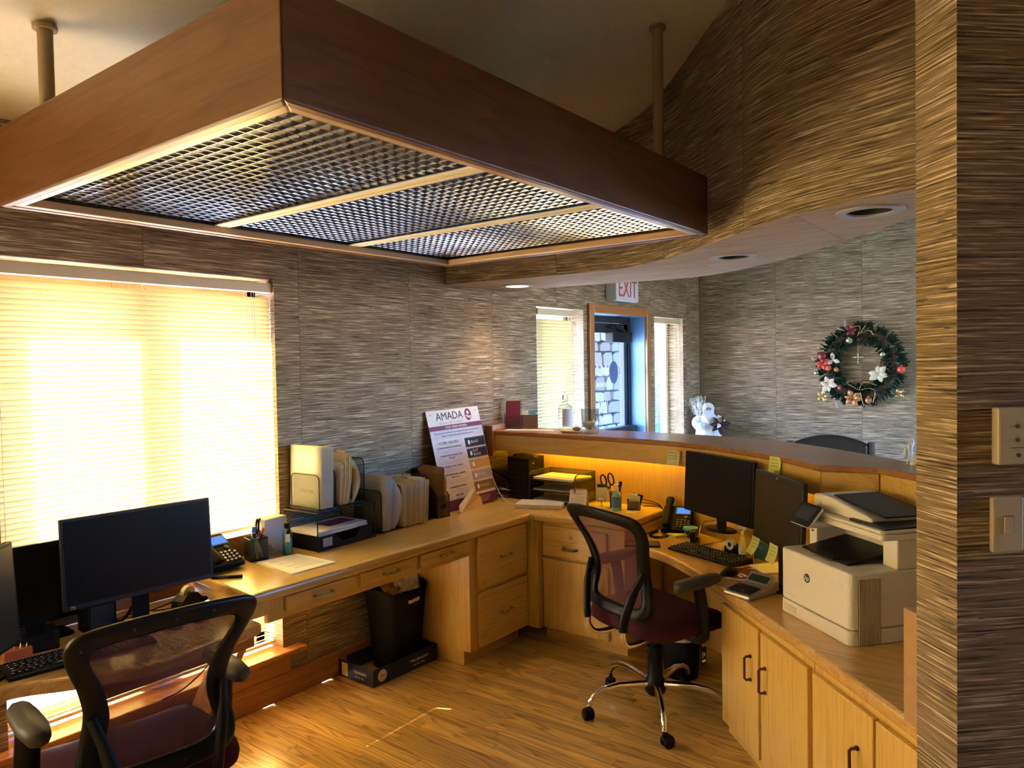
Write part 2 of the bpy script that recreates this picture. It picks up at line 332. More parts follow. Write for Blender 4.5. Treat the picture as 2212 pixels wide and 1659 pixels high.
W1=(.98,2.14,.24,2.02); W2=(4.30,4.93,.45,2.0); D1=(5.05,5.97,0,2.0); W3=(6.14,6.76,.45,2.0)
W4=(-1.9,.35,.75,2.05)
holed_wall('wall_window',-3,7.15,0,2.62,WY,WY+WT,[W4,W1,W2,D1,W3],'grasscloth')
g=G()
for x in (7.15,7.3):
    ys=(-3,-2.7,.1,WY); zs=(0,.3,2.4)
    for i in range(3):
        for j in range(3):
            if i==1 and j==1: continue
            a,b=ys[i],ys[i+1]; c0=zs[j]; c1=[zs[j+1]]*2 if j<2 else [zc(a),zc(b)]
            g.quad((x,a,c0),(x,b,c0),(x,b,c1[1]),(x,a,c1[0]),uv=[(a,c0),(b,c0),(b,c1[1]),(a,c1[0])])
mk('wall_end',g,'grasscloth',kind='structure',base=False)
win=thing('added_window_7','','',(7.22,-1.3,.3),90,kind='structure')  # unseen window added to brighten the lobby
for b in ((-1.4,1.4,0,.06),(-1.4,1.4,2.04,2.1),(-1.4,-1.34,0,2.1),(1.34,1.4,0,2.1),(-.03,.03,0,2.1)):
    g=G(); g.box(b[0],-.04,b[2],b[1],.04,b[3]); mk('frame_bar',g,'oakred_z',parent=win)
for p_,q_ in ((-1.34,-.03),(.03,1.34)):
    g=G(); g.box(p_,-.002,.06,q_,.002,2.04); mk('pane',g,'windowglass',parent=win)
g=G(); W5=(.6,2.0,.9,2.1)
for x in (-3,-3.15):
    ys=(-3,.9,1.8,WY); zs=(0,.9,2.1)
    for i in range(3):
        for j in range(3):
            if i==1 and j==1: continue
            a,b=ys[i],ys[i+1]; c0=zs[j]; c1=[zs[j+1]]*2 if j<2 else [zc(a),zc(b)]
            g.quad((x,a,c0),(x,b,c0),(x,b,c1[1]),(x,a,c1[0]),uv=[(a,c0),(b,c0),(b,c1[1]),(a,c1[0])])
mk('wall_left',g,'grasscloth',kind='structure',base=False)
for nm,cx_,cy_,rz_,W_ in (('added_window_4',-.775,WY+.2,0,(2.25,.75,2.05)),('added_window_5',-3.08,1.35,90,(.9,.9,2.1))):  # assumed windows out of view, added to light the room
    win=thing(nm,'','',(cx_,cy_,W_[1]),rz_,kind='structure'); w2=W_[0]/2; hh=W_[2]-W_[1]
    for b in ((-w2,w2,0,.05),(-w2,w2,hh-.05,hh),(-w2,-w2+.05,0,hh),(w2-.05,w2,0,hh),(-.04,.04,0,hh)):
        g=G(); g.box(b[0],-.03,b[2],b[1],.03,b[3]); mk('frame_bar',g,'oakred_z',parent=win)
    for p_,q_ in ((-w2+.05,-.04),(.04,w2-.05)):
        g=G(); g.box(p_,-.002,.05,q_,.002,hh-.05); mk('pane',g,'windowglass',parent=win)
    g=G(); ys_=-.06 if nm=='added_window_4' else -.055; g.quad((-w2,ys_,.0),(w2,ys_,.0),(w2,ys_,hh),(-w2,ys_,hh)); mk('added_diffuser',g,'diffuser_cloth',parent=win)  # translucent sheet added to spread warm light indoors
g=G(); W6=(3.9,6.9,.35,2.45)
for y in (-3,-3.15):
    xs=(-3,3.9,6.9,7.15); zs=(0,.35,2.45,zc(-3))
    for i in range(3):
        for j in range(3):
            if i==1 and j==1: continue
            g.quad((xs[i],y,zs[j]),(xs[i+1],y,zs[j]),(xs[i+1],y,zs[j+1]),(xs[i],y,zs[j+1]),uv=[(xs[i],zs[j]),(xs[i+1],zs[j]),(xs[i+1],zs[j+1]),(xs[i],zs[j+1])])
mk('wall_back',g,'grasscloth',kind='structure',base=False)
win=thing('added_window_6','','',(5.4,-3.07,.35),kind='structure')  # assumed lobby window out of view, added to let in sky light
for b in ((-1.5,1.5,0,.06),(-1.5,1.5,2.04,2.1),(-1.5,-1.44,0,2.1),(1.44,1.5,0,2.1),(-.53,-.47,0,2.1),(.47,.53,0,2.1)):
    g=G(); g.box(b[0],-.04,b[2],b[1],.04,b[3]); mk('frame_bar',g,'oakred_z',parent=win)
for p_,q_ in ((-1.44,-.53),(-.47,.47),(.53,1.44)):
    g=G(); g.box(p_,-.002,.06,q_,.002,2.04); mk('pane',g,'windowglass',parent=win)
g=G(); a=(-3.1,-3.1); y1=WY+WT
g.add([(-3.1,-3.1,zc(-3.1)),(7.3,-3.1,zc(-3.1)),(7.3,y1,zc(y1)),(-3.1,y1,zc(y1)),(-3.1,-3.1,zc(-3.1)+.12),(7.3,-3.1,zc(-3.1)+.12),(7.3,y1,zc(y1)+.12),(-3.1,y1,zc(y1)+.12)],[(0,3,2,1),(4,5,6,7),(0,1,5,4),(1,2,6,5),(2,3,7,6),(3,0,4,7)])
mk('ceiling',g,'plaster',kind='structure',base=False)
# wing wall on the right, its end facing the desk
WN=Vector((1.786,.198)); WD=Vector((.717,.697)); WR=Vector((.697,-.717))
c=[WN,WN+WD*.128,WN+WD*.128+WR*3.9,WN+WR*3.9]; g=G(); u=0
for i in range(4):
    p,q=c[i],c[(i+1)%4]; L=(q-p).length; off=(.36,.42,1.0,3.4)[i]
    n=1 if L<1 else 5
    for k in range(n):
        a=p.lerp(q,k/n); b=p.lerp(q,(k+1)/n)
        g.quad((*a,0),(*b,0),(*b,zc(b.y)),(*a,zc(a.y)),uv=[(off+L*k/n,0),(off+L*(k+1)/n,0),(off+L*(k+1)/n,zc(b.y)),(off+L*k/n,zc(a.y))])
wing=mk('wall_wing',g,'grasscloth',kind='structure',base=False)
# curved soffit over the reception bar
SZ=2.08
near=smoothpath([(3.36,3.05,0),(3.375,2.78,0),(3.41,2.51,0),(3.435,2.22,0),(3.43,1.93,0),(3.35,1.68,0),(3.22,1.50,0),(3.035,1.29,0),(2.835,1.07,0),(2.64,.85,0),(2.53,.66,0),(2.47,.50,0),(2.42,.37,0),(2.33,.1,0),(2.27,-.12,0)],5)
far=smoothpath([(3.97,3.05,0),(3.98,2.85,0),(3.99,2.64,0),(4.01,2.44,0),(4.07,2.12,0),(4.11,1.79,0),(4.02,1.55,0),(3.88,1.35,0),(3.67,1.10,0),(3.36,.825,0),(3.125,.627,0),(2.99,.51,0),(2.90,.42,0),(2.65,.1,0),(2.45,-.30,0)],5)
g=G(); s=0; ulist=[0]
for i in range(len(near)-1): ulist.append(ulist[-1]+(Vector(near[i+1])-Vector(near[i])).length)
for i in range(len(near)-1):
    a,b=near[i],near[i+1]; u0,u1=ulist[i],ulist[i+1]
    g.quad((a[0],a[1],SZ),(b[0],b[1],SZ),(b[0],b[1],zc(b[1])),(a[0],a[1],zc(a[1])),uv=[(u0,SZ),(u1,SZ),(u1,zc(b[1])),(u0,zc(a[1]))],mi=0)
for i in range(len(far)-1):
    a,b=far[i],far[i+1]
    g.quad((a[0],a[1],SZ),(b[0],b[1],SZ),(b[0],b[1],zc(b[1])),(a[0],a[1],zc(a[1])),uv=[(ulist[i],SZ),(ulist[i+1],SZ),(ulist[i+1],zc(b[1])),(ulist[i],zc(a[1]))],mi=0)
from mathutils.geometry import delaunay_2d_cdt
DL=((3.715,2.775),(3.42,1.285),(2.68,.545)); V2=[Vector(p[:2]) for p in near]+[Vector(p[:2]) for p in far[::-1]]; E2=[(i,(i+1)%len(V2)) for i in range(len(V2))]; poly2=list(V2)
for c0 in DL:
    o0=len(V2); V2+=[Vector(p) for p in arc(c0,.074,0,345,23)]; E2+=[(o0+i,o0+(i+1)%24) for i in range(24)]
rv=delaunay_2d_cdt(V2,E2,[],0,1e-6)
def inpoly(p,P):
    r_=False
    for i in range(len(P)):
        a_,b_=P[i],P[i-1]
        if (a_.y>p.y)!=(b_.y>p.y) and p.x<(b_.x-a_.x)*(p.y-a_.y)/(b_.y-a_.y)+a_.x: r_=not r_
    return r_
for f_ in rv[2]:
    c0=sum((rv[0][i] for i in f_),Vector((0,0)))/3
    if inpoly(c0,poly2) and all((c0-Vector(d0)).length>.0735 for d0 in DL):
        ps=[rv[0][i] for i in f_]; g.add([(p.x,p.y,SZ) for p in ps],[(2,1,0)],uv=[[(p.y,p.x) for p in ps[::-1]]],mi=1)
mk('wall_soffit',g,['grasscloth','grasscloth_fine'],kind='structure',base=False)

# ---------------------------------------------------------------- oak strip floor
g=G(); g.box(-3,-3,-.1,7.15,WY,-.012)
floor=mk('floor',g,'floor_oak',kind='structure',base=False)
PW=.057; lens=(.46,.62,.80,1.02,1.25); pm=[]
for L in lens:
    g=G(); e=.0014; g.prism(rrect(-PW/2+.0003,-L/2+.0003,PW/2-.0003,L/2-.0003,.0012,1),-.012,-e)
    g.box(-PW/2+e,-L/2+e,-e,PW/2-e,L/2-e,0); pm.append(mesh('plank',g,'floor_oak'))
gs=G(); npl=0; cand=[]
for i in range(int(10.1/PW)):
    x=-2.95+(i+.5)*PW; y=-3+rnd.random()*.5
    while y<WY-.05:
        k=rnd.randrange(5); L=lens[k]
        if y+L>WY: L=WY-y; k=None
        cand.append((x,y,L,k)); y+=L
def vis(cn): 
    x,y,L,k=cn; yc=y+L/2
    return 1.3<x<3.62 and .75<yc<3.05 and yc<2.6+(x>1.5)*.6 and (x-1.3)*.9+.2<yc+1.2
near_p=[q for q in cand if q[3] is not None and vis(q)]; near_p.sort(key=lambda q:(q[0]-2.3)**2+(q[1]+q[2]/2-1.8)**2); keep=set(near_p[:290])
for q in cand:
    x,y,L,k=q
    if q in keep: inst(pm[k],'plank',floor,(x,y+L/2,0))
    else: gs.box(x-PW/2+.0004,y+.0004,-.012,x+PW/2-.0004,y+L-.0004,0)
mk('plank_field',gs,'floor_oak',parent=floor,kind='stuff')
# ---------------------------------------------------------------- baseboard, window 1 woodwork
g=G(); g.box(1.0,3.03,0,2.93,3.049,.125); g.box(-2.9,3.03,0,1.0,3.049,.125)
mk('baseboard_window',g,'oakred_x',kind='structure',bev=.004)
win=thing('window_1','','',((W1[0]+W1[1])/2,WY,W1[2]),kind='structure')
for k in ('label','category'): 
    if k in win: del win[k]
def P_(name,g,mat,par,**k): return mk(name,g,mat,parent=par,world=True,**k)
g=G(); g.box(.9,2.985,.215,2.235,3.20,.242); P_('window_stool',g,'oakred_x',win,bev=.006)
g=G(); g.box(.93,3.03,.125,2.17,3.049,.215); P_('apron_board',g,'oakred_x',win,bev=.003)
y0,y1=3.20,3.27
for n_,b in (('frame_rail',(.98,1.46,1.94,2.02)),('frame_rail',(1.60,2.14,1.94,2.02)),('frame_rail',(.98,1.46,.24,.30)),('frame_rail',(1.60,2.14,.24,.30)),('frame_stile',(.98,1.02,.24,2.02)),('frame_stile',(2.09,2.14,.24,2.02)),('mullion',(1.46,1.60,.24,2.02)),('frame_rail',(1.02,1.46,.68,.76)),('frame_rail',(1.60,2.09,.68,.76))):
    g=G(); g.box(b[0],y0,b[2],b[1],y1,b[3]); P_(n_,g,'oakred_z' if n_!='frame_rail' else 'oakred_x',win,bev=.003)
for x0,x1 in ((1.02,1.46),(1.60,2.09)):
    for z0,z1 in ((.30,.68),(.76,1.94)):
        g=G(); g.box(x0,3.235,z0,x1,3.239,z1); P_('pane',g,'windowglass',win)
for nm,W in (('window_2',W2),('window_3',W3)):
    win=thing(nm,'','',((W[0]+W[1])/2,WY,W[2]),kind='structure')
    for b in ((W[0],W[1],W[2],W[2]+.05),(W[0],W[1],W[3]-.05,W[3]),(W[0],W[0]+.045,W[2],W[3]),(W[1]-.045,W[1],W[2],W[3])):
        g=G(); g.box(b[0],3.21,b[2],b[1],3.27,b[3]); P_('frame_bar',g,'ivory',win,bev=.003)
    if nm=='window_3':
        g=G(); g.box(6.42,3.21,W[2],6.48,3.27,W[3]); P_('mullion',g,'ivory',win)
    g=G(); g.box(W[0]+.04,3.238,W[2],W[1]-.04,3.242,W[3]); P_('pane',g,'windowglass',win)
    g=G(); g.box(W[0]-.03,3.0,W[2]-.03,W[1]+.03,3.2,W[2]); P_('window_stool',g,'oakred_x',win,bev=.004)
# ---------------------------------------------------------------- entrance door
dr=thing('door_1','','',(5.51,WY,0),kind='structure')
for b in ((4.99,5.06,0,2.055),(5.96,6.03,0,2.055)):
    g=G(); g.box(b[0],3.025,b[2],b[1],3.05,b[3]); P_('casing',g,'oakred_z',dr,bev=.004)
g=G(); g.box(5.06,3.025,1.985,5.96,3.05,2.055); P_('casing',g,'oakred_x',dr,bev=.004)
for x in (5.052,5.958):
    g=G(); g.box(x-.006,3.05,0,x+.006,3.25,1.99); P_('jamb_lining',g,'jamb_skylit',dr)  # blue of the sky light on the reveal is put into this colour
g=G(); g.box(5.05,3.05,1.982,5.97,3.25,1.994); P_('jamb_lining',g,'jamb_skylit',dr)
for b in ((5.06,5.95,1.93,1.985),(5.06,5.10,0,1.93),(5.91,5.95,0,1.93)):
    g=G(); g.box(b[0],3.19,b[2],b[1],3.27,b[3]); P_('door_frame',g,'doorframe',dr,bev=.003)
for b in ((5.10,5.91,1.84,1.925),(5.10,5.91,.02,.25),(5.10,5.15,.02,1.925),(5.85,5.91,.02,1.925)):
    g=G(); g.box(b[0],3.20,b[2],b[1],3.245,b[3]); P_('door_rail' if b[1]-b[0]>.5 else 'door_stile',g,'doorframe',dr,bev=.003)
g=G(); g.box(5.15,3.220,.25,5.85,3.226,1.84); pane=P_('pane',g,'doorglass',dr)
g=G(); g.box(5.52,3.12,1.76,5.86,3.20,1.85); cl=P_('door_closer',g,'blackplastic',dr,bev=.006)
g=G(); g.tube([(5.80,3.16,1.86),(5.56,3.13,1.895),(5.86,3.19,1.93)],.012,6); P_('closer_arm',g,'darkgrey',dr)
g=G(); g.prism([(5.12,3.14),(5.90,3.10),(5.92,3.13),(5.92,3.20),(5.12,3.20)],.93,1.03); P_('push_bar',g,'doorframe',dr,bev=.01)
for s_,sz,z in (('AMADA',.15,1.47),('SENIOR CARE',.052,1.38),('Home Care',.07,1.22),('Ann F. Cruz, A',.062,1.09),('417-883-4090',.062,1.00)):
    t=text(dr,s_,sz,T(5.42-5.51,3.2195-WY,z,180,90),'textwhite',name='door_lettering')
g=G(); g.lathe([(.0,0),(.10,0),(.10,.001),(0,.001)],24,T(5.69,3.217,1.50,0,90)@Matrix.Diagonal((.75,1,1,1))); P_('door_emblem',g,'emblemblue',dr)
# ---------------------------------------------------------------- outdoors
g=G(); g.box(-40,-40,-.35,-3.16,3.31,-.15); g.box(-40,3.31,-.35,60,70,-.15); mk('ground_outdoor',g,'concrete',kind='structure',base=False)
g=G(); g.box(-3.16,-40,-.35,60,-3.16,-.15); g.box(7.31,-3.16,-.35,60,3.31,-.15); mk('unseen_dark_ground',g,'dark_ground',kind='structure',base=False)  # unseen ground, kept dark so mostly sky light enters the lobby
g=G(); g.box(-4,3.3,2.50,2.9,3.92,2.62); g.box(2.9,3.3,2.50,8.6,5.6,2.70); mk('roof_eave',g,'whitetrim',kind='structure',base=False)
g=G(); g.box(9,14,-.15,60,19,-.13); mk('road_strip',g,'asphalt',kind='structure',base=False)
st=thing('stone_column','rough stacked stone column outside the glass entrance door','column',(7.55,4.9,-.15))
g=G(); g.box(-.50,-.40,0,.52,.40,3.2); mk('core',g,'mortar',parent=st)
r2=random.Random(3); sm=[]
for k in range(6):
    g=G(); ring=[]
    nn=7
    lo=[]; hi=[]
    for j in range(nn):
        a=2*PI*j/nn+.3*r2.random(); rr=.42+.12*r2.random()
        x,z=max(-.5,min(.5,1.6*rr*math.cos(a))),max(-.5,min(.5,1.6*rr*math.sin(a)))
        lo.append((x,0,z)); hi.append((x*.92,-1,z*.92))
    g.grid([lo,hi],closed=True); g.add(hi,[tuple(range(nn))]); sm.append(mesh('stone',g,('stone_a','stone_b','stone_c')[k%3]))
for face in (0,1):
    z=.02
    while z<3.0:
        h=.10+.10*r2.random(); x=-.50 if face==0 else -.40; X1=.53 if face==0 else .40
        while x<X1-.03:
            wd=min(.14+.18*r2.random(),X1-x)
            if X1-x-wd<.07: wd=X1-x
            d=.05+.035*r2.random()
            if face==0: inst(sm[r2.randrange(6)],'stone',st,(x+wd/2,-.395,z+h/2),(0,0,0),(wd*.97,d,h*.95))
            else: inst(sm[r2.randrange(6)],'stone',st,(.515,x+wd/2,z+h/2),(0,0,R(90)),(wd*.97,d,h*.95))
            x+=wd
        z+=h
g=G(); g.box(11,9.2,-.15,26,9.5,4.0); mk('brick_building_wall',g,'brickwall',kind='structure',base=False)
for i,(x,y,h,lb) in enumerate(((23.5,14.2,7,'tall dark pine tree beyond the road seen through the door glass'),(31,20,8,'farther dark pine tree seen through the door glass near the frame'))):
    t=thing('pine_tree',lb,'tree',(x,y,-.15),group='pine trees across the road')
    g=G(); g.tube([(0,0,0),(0,0,h*.9)],[.22,.05],8); mk('trunk',g,'bark',parent=t)
    g=G()
    for k in range(420):
        q=rnd.random(); z=h*(.18+.8*q); rr=(1-q)*h*.26*(.5+.5*rnd.random()); a=rnd.random()*2*PI; s=.28*(1.1-q)
        p=Vector((rr*math.cos(a),rr*math.sin(a),z)); o1=Vector((math.cos(a),math.sin(a),-.35))*s*2
        g.add([p-Vector((0,0,s*.3)),p+o1,p+Vector((-math.sin(a),math.cos(a),0))*s*.6,p+Vector((math.sin(a),-math.cos(a),0))*s*.6],[(0,1,2),(0,3,1),(2,1,3),(0,2,3)])
    f=mk('foliage',g,'pine_green',parent=t); f['kind']='stuff'
# ---------------------------------------------------------------- window blinds
def blind(label,x0,x1,z0,z1,y,tilt,pitch=.0205,head=True,cords=(.12,.5,.88),loop=None,wdt=.025,mat='slat'):
    t=thing('window_blind',label,'blind',((x0+x1)/2,y,z0)); L=x1-x0; g=G(); rows=[]
    for j in range(5):
        a=(j/4-.5)*wdt; rows.append([(-L/2,a,.0022*(1-(2*j/4-1)**2)),(L/2,a,.0022*(1-(2*j/4-1)**2))])
    g.grid(rows); sm_=mesh('slat',g,mat,True)
    ztop=z1-.045 if head else z1; n=int((ztop-z0-.03)/pitch)
    for k in range(n):
        z=z0+.028+k*pitch; inst(sm_,'slat',t,(rnd.uniform(-.001,.001),0,z-z0),(R(tilt+rnd.uniform(-2,2)),0,R(rnd.uniform(-.12,.12))))
    if head:
        g=G(); g.box(-L/2-.004,-.02,z1-.045-z0,L/2+.004,.02,z1-z0); mk('head_rail',g,'ivory',parent=t,bev=.002)
    g=G(); g.box(-L/2,-.011,0,L/2,.011,.014); mk('bottom_rail',g,'ivory',parent=t,bev=.003)
    for q in cords:
        for yy in (-.013,.013):
            g=G(); g.tube([(-L/2+L*q,yy,.01),(-L/2+L*q,yy,ztop-z0)],.0009,5); mk('ladder_cord',g,'white',parent=t)
    if loop:
        g=G(); x=loop; g.tube(smoothpath([(x,-.03,ztop-z0),(x+.02,-.03,(ztop-z0)*.4),(x+.005,-.032,(ztop-z0)*.12),(x+.03,-.034,(ztop-z0)*.05),(x+.055,-.034,(ztop-z0)*.12),(x+.03,-.032,(ztop-z0)*.45),(x+.012,-.03,ztop-z0)],5),.0012,5); mk('pull_cord',g,'cord_white',parent=t)
    return t
blind('large cream horizontal blind glowing in the tall window behind the desk',.985,2.136,.845,2.0,3.085,-66,cords=(.015,.48,.89),loop=.46)
blind('short blind in the window strip below the left desk',.985,2.136,.255,.70,3.12,-24,pitch=.022,cords=(.2,.75))
blind('cream blind in the narrow window left of the entrance door',4.31,4.80,.55,1.985,3.06,-60,cords=(.1,.9),mat='slat_dense',pitch=.024,wdt=.027)
blind('open white blind in the narrow window right of the entrance door',6.15,6.70,.55,1.985,3.07,-6,cords=(.12,.9),loop=.2,mat='slat_dense',pitch=.023)
g=G(); g.tube([(4.86,3.06,1.9),(4.90,3.05,1.6),(4.88,3.05,1.45),(4.91,3.06,1.42),(4.915,3.06,1.55),(4.875,3.06,1.9)],.003,5)
mk('blind_cord',g,'cord_white',label='loose white cord hanging beside the blind left of the door',cat='cord')
# ================================================================ hanging light fixture
FX0,FX1,FY0,FY1,FZ,FH=.862,2.878,1.184,2.602,2.10,.235
fx=thing('ceiling_light_box','large oak framed hanging light box with three mirrored louver panels','light fixture',((FX0+FX1)/2,(FY0+FY1)/2,FZ))
def mitre(x0,y0,x1,y1,w,z0,z1,mats,name,bev):
    P=[(x0,y0),(x1,y0),(x1,y1),(x0,y1)]; Q=[(x0+w,y0+w),(x1-w,y0+w),(x1-w,y1-w),(x0+w,y1-w)]
    for i in range(4):
        g=G(); g.prism([P[i],P[(i+1)%4],Q[(i+1)%4],Q[i]],z0,z1); P_(name,g,mats[i%2],fx,bev=bev)
mitre(FX0,FY0,FX1,FY1,.028,FZ,FZ+FH,('fixture_oak_x','fixture_oak_y'),'side_board',.005)
mitre(FX0+.028,FY0+.028,FX1-.028,FY1-.028,.028,FZ+.003,FZ+.030,('oakpale_x','oakpale_y'),'moulding',.004)
g=G(); g.box(FX0+.02,FY0+.02,FZ+.19,FX1-.02,FY1-.02,FZ+.20); P_('reflector_pan',g,'pan',fx)
ix0,ix1,iy0,iy1=FX0+.056,FX1-.056,FY0+.056,FY1-.056; lz=FZ+.034
dv=(1.567,2.205); secs=((ix0,dv[0]-.022),(dv[0]+.022,dv[1]-.022),(dv[1]+.022,ix1))
for x in dv:
    g=G(); g.box(x-.03,iy0,lz-.008,x+.03,iy1,lz-.002); d=P_('divider_bar',g,'white',fx,bev=.002)
    g=G(); g.box(x-.003,iy0,lz-.009,x+.003,iy1,lz-.008); P_('divider_groove',g,'yellow',fx)
H=.020; Ly=iy1-iy0-.02
def blade(L,axis,mm={}):
    k=(round(L,4),axis)
    if k not in mm:
        g=G(); a,b=.0009,.0048; pts=[(-a,0),(a,0),(b,H),(-b,H)]
        if axis=='y': g.add([(p[0],-L/2,p[1]) for p in pts]+[(p[0],L/2,p[1]) for p in pts],[(0,1,2,3),(7,6,5,4),(0,4,5,1),(1,5,6,2),(2,6,7,3),(3,7,4,0)])
        else: g.add([(-L/2,p[0],p[1]) for p in pts]+[(L/2,p[0],p[1]) for p in pts],[(3,2,1,0),(4,5,6,7),(1,5,4,0),(2,6,5,1),(3,7,6,2),(0,4,7,3)])
        mm[k]=mesh('louver_blade',g,'mirrorlouver')
    return mm[k]
for a,b in secs:
    g=G(); 
    for q in ((a,iy0,b,iy0+.006),(a,iy1-.006,b,iy1),(a,iy0,a+.006,iy1),(b-.006,iy0,b,iy1)): g.box(q[0],q[1],lz,q[2],q[3],lz+H)
    cxp,cyp=(a+b)/2,(iy0+iy1)/2
    g.v=[(p[0]-cxp,p[1]-cyp,p[2]-lz) for p in g.v]
    pn=mk('louver_panel',g,'mirrorlouver',parent=fx); pn.location=(cxp-(FX0+FX1)/2,cyp-(FY0+FY1)/2,lz-FZ)
    wdt=b-a; n1=16; n2=34
    for k in range(1,n1): inst(blade(Ly,'y'),'louver_blade',pn,(-wdt/2+wdt*k/n1,0,0))
    for k in range(1,n2): inst(blade(wdt-.01,'x'),'louver_blade',pn,(0,-(iy1-iy0)/2+(iy1-iy0)*k/n2,0))
    for q in (.25,.75):
        g=G(); g.tube([(a+(b-a)*q,iy0+.03,FZ+.13),(a+(b-a)*q,iy1-.03,FZ+.13)],.016,10); P_('fluorescent_tube',g,'tube_off',fx,smooth=True)
for x,y in ((FX0+.10,FY1-.12),(FX1-.13,FY0+.15),(FX0+.10,FY0+.12),(FX1-.13,FY1-.12)):
    g=G(); g.tube([(x,y,FZ+.19),(x,y,zc(y))],.0215,14); P_('hanging_rod',g,'rod',fx,smooth=True)
    g=G(); g.lathe([(.034,0),(.034,.012),(.022,.012)],14,T(x,y,zc(y)-.016)); P_('rod_collar',g,'rod',fx)
# ---------------------------------------------------------------- recessed downlights
for i,(x,y,lit,lb) in enumerate(((3.715,2.775,1,'glowing round recessed downlight in the soffit near the window wall'),(3.42,1.285,0,'unlit round recessed downlight in the middle of the soffit'),(2.68,.545,0,'unlit round recessed downlight in the soffit beside the wing wall'))):
    t=thing('downlight',lb,'downlight',(x,y,SZ-.006),group='recessed downlights in the curved soffit')
    g=G(); g.lathe([(.072,.0),(.105,.0),(.105,.006),(.072,.006),(.072,.0)],28,cap=False); mk('trim_ring',g,'canring',parent=t,smooth=False)
    g=G(); g.lathe([(.073,.002),(.071,.05),(.066,.11),(0,.11)],24,cap=False); mk('can_baffle',g,'canring' if lit else 'can_unlit_dark',parent=t,smooth=True)  # unlit cans and bulbs get a near-black colour for the shade inside
    g=G(); g.lathe([(0,.035),(.045,.04),(.05,.07),(.03,.11)] if lit else [(0,.07),(.035,.075),(.04,.11)],18); mk('bulb',g,'lampglow' if lit else 'can_unlit_dark',parent=t,smooth=True)
    if lit:
        l=bpy.data.lights.new('downlight_lamp','SPOT'); l.energy=2.5; l.color=(1,.66,.40); l.spot_size=R(100); l.spot_blend=.8; l.shadow_soft_size=.05
        lo=bpy.data.objects.new('downlight_lamp',l); C.objects.link(lo); lo.parent=t; lo.location=(0,0,.028)
# ---------------------------------------------------------------- exit sign
ex=thing('exit_sign','white exit sign box with red letters above the entrance door','sign',(5.47,3.0,2.09))
g=G(); g.box(-.19,-.05,0,.19,.049,.21); mk('housing',g,'exitpanel',parent=ex,bev=.006)
text(ex,'EXIT',.20,T(0,-.052,.035,0,90),'red',sx=.78)
# ================================================================ desks and cabinets
DZ,LZ=.74,.64
top=[(1.60,2.47),(3.405,2.47),(3.445,2.22),(3.455,1.895),(3.94,1.895),(3.94,3.045),(1.66,3.045)]
wt=thing('desk_worktop','long golden oak L-shaped worktop along the window wall holding the file sorters','worktop',(2.6,2.75,.695))
g=G(); g.prism(top,DZ-.045,DZ); P_('top_slab',g,'oak_top',wt,bev=.014,seg=3)
g=G(); g.box(-.4,3.022,LZ+.001,1.655,3.048,.835); g.box(1.662,3.0465,DZ+.001,2.14,3.0495,.835); g.box(1.655,3.0465,.65,2.14,3.0495,.7405); g.box(1.662,3.022,DZ+.001,2.14,3.0465,.835); mk('trim_1',g,'oakred_x',kind='structure',bev=.003)
g=G(); g.prism([(1.61,2.49),(1.685,2.49),(1.72,3.0),(1.665,3.0)],.641,.696); P_('step_riser',g,'oak_y',wt)
def pull(parent,c,axis,L=.075,mat='nickel',r=.0055,st=.026,out=(0,-1,0)):
    o=Vector(out); a=Vector(axis); c=Vector(c); g=G()
    pts=[c-a*L/2,c-a*L/2+o*st*.75,c-a*(L/2-.006)+o*st,c+a*(L/2-.006)+o*st,c+a*L/2+o*st*.75,c+a*L/2]
    g.tube([tuple(p) for p in pts],r,8); 
    for s_ in (-1,1): g.cb(tuple(c+a*s_*L/2+o*.002),(.011,.011,.011))
    return mk('handle',g,mat,parent=parent,smooth=False)
def front(par,name,x0,x1,z0,z1,y,mat,th=.02,bev=.004):
    """door or drawer front in the parent's own frame, face toward -y"""
    g=G(); g.box(-(x1-x0)/2,-th,-(z1-z0)/2,(x1-x0)/2,0,(z1-z0)/2)
    o=mk(name,g,mat,parent=par,bev=bev); o.location=((x0+x1)/2,y,(z0+z1)/2); return o
dw=thing('drawer_unit','oak rail unit with three shallow drawers under the long worktop','drawers',(2.28,2.51,.60))
g=G(); g.box(1.69-2.28,0,0,2.91-2.28,.018,.095); mk('face_rail',g,'oak_x',parent=dw)
for a,b in ((1.77,2.12),(2.155,2.50),(2.53,2.875)):
    g=G(); g.box(a-2.28+.01,.018,.012,b-2.28-.01,.42,.09); mk('drawer_box',g,'oak_x',parent=dw)
    d=front(dw,'drawer',a-2.28,b-2.28,.026,.088,0,'oak_x'); pull(d,(.0,-.02,0),(1,0,0),.085)
g=G(); g.box(1.69-2.28,-.006,.002,1.765-2.28,0,.093); mk('filler_strip',g,'oak_z',parent=dw)
fc=thing('file_cabinet','oak two-drawer file cabinet under the worktop corner','cabinet',(3.16,2.52,0))
g=G(); g.box(-.25,0,.085,.245,.50,.694); mk('carcass',g,'oak_z',parent=fc)
g=G(); g.box(-.235,.06,0,.245,.50,.085); mk('toe_kick',g,'oak_x',parent=fc)
for z0,z1 in ((.405,.685),(.095,.385)):
    d=front(fc,'drawer',-.192,.235,z0,z1,0,'oak_x'); pull(d,(.01,-.02,.0),(1,0,0),.085)
cc=thing('corner_cabinet','oak cabinet with locking drawer and door behind the right chair','cabinet',(3.465,2.20,0),-90)
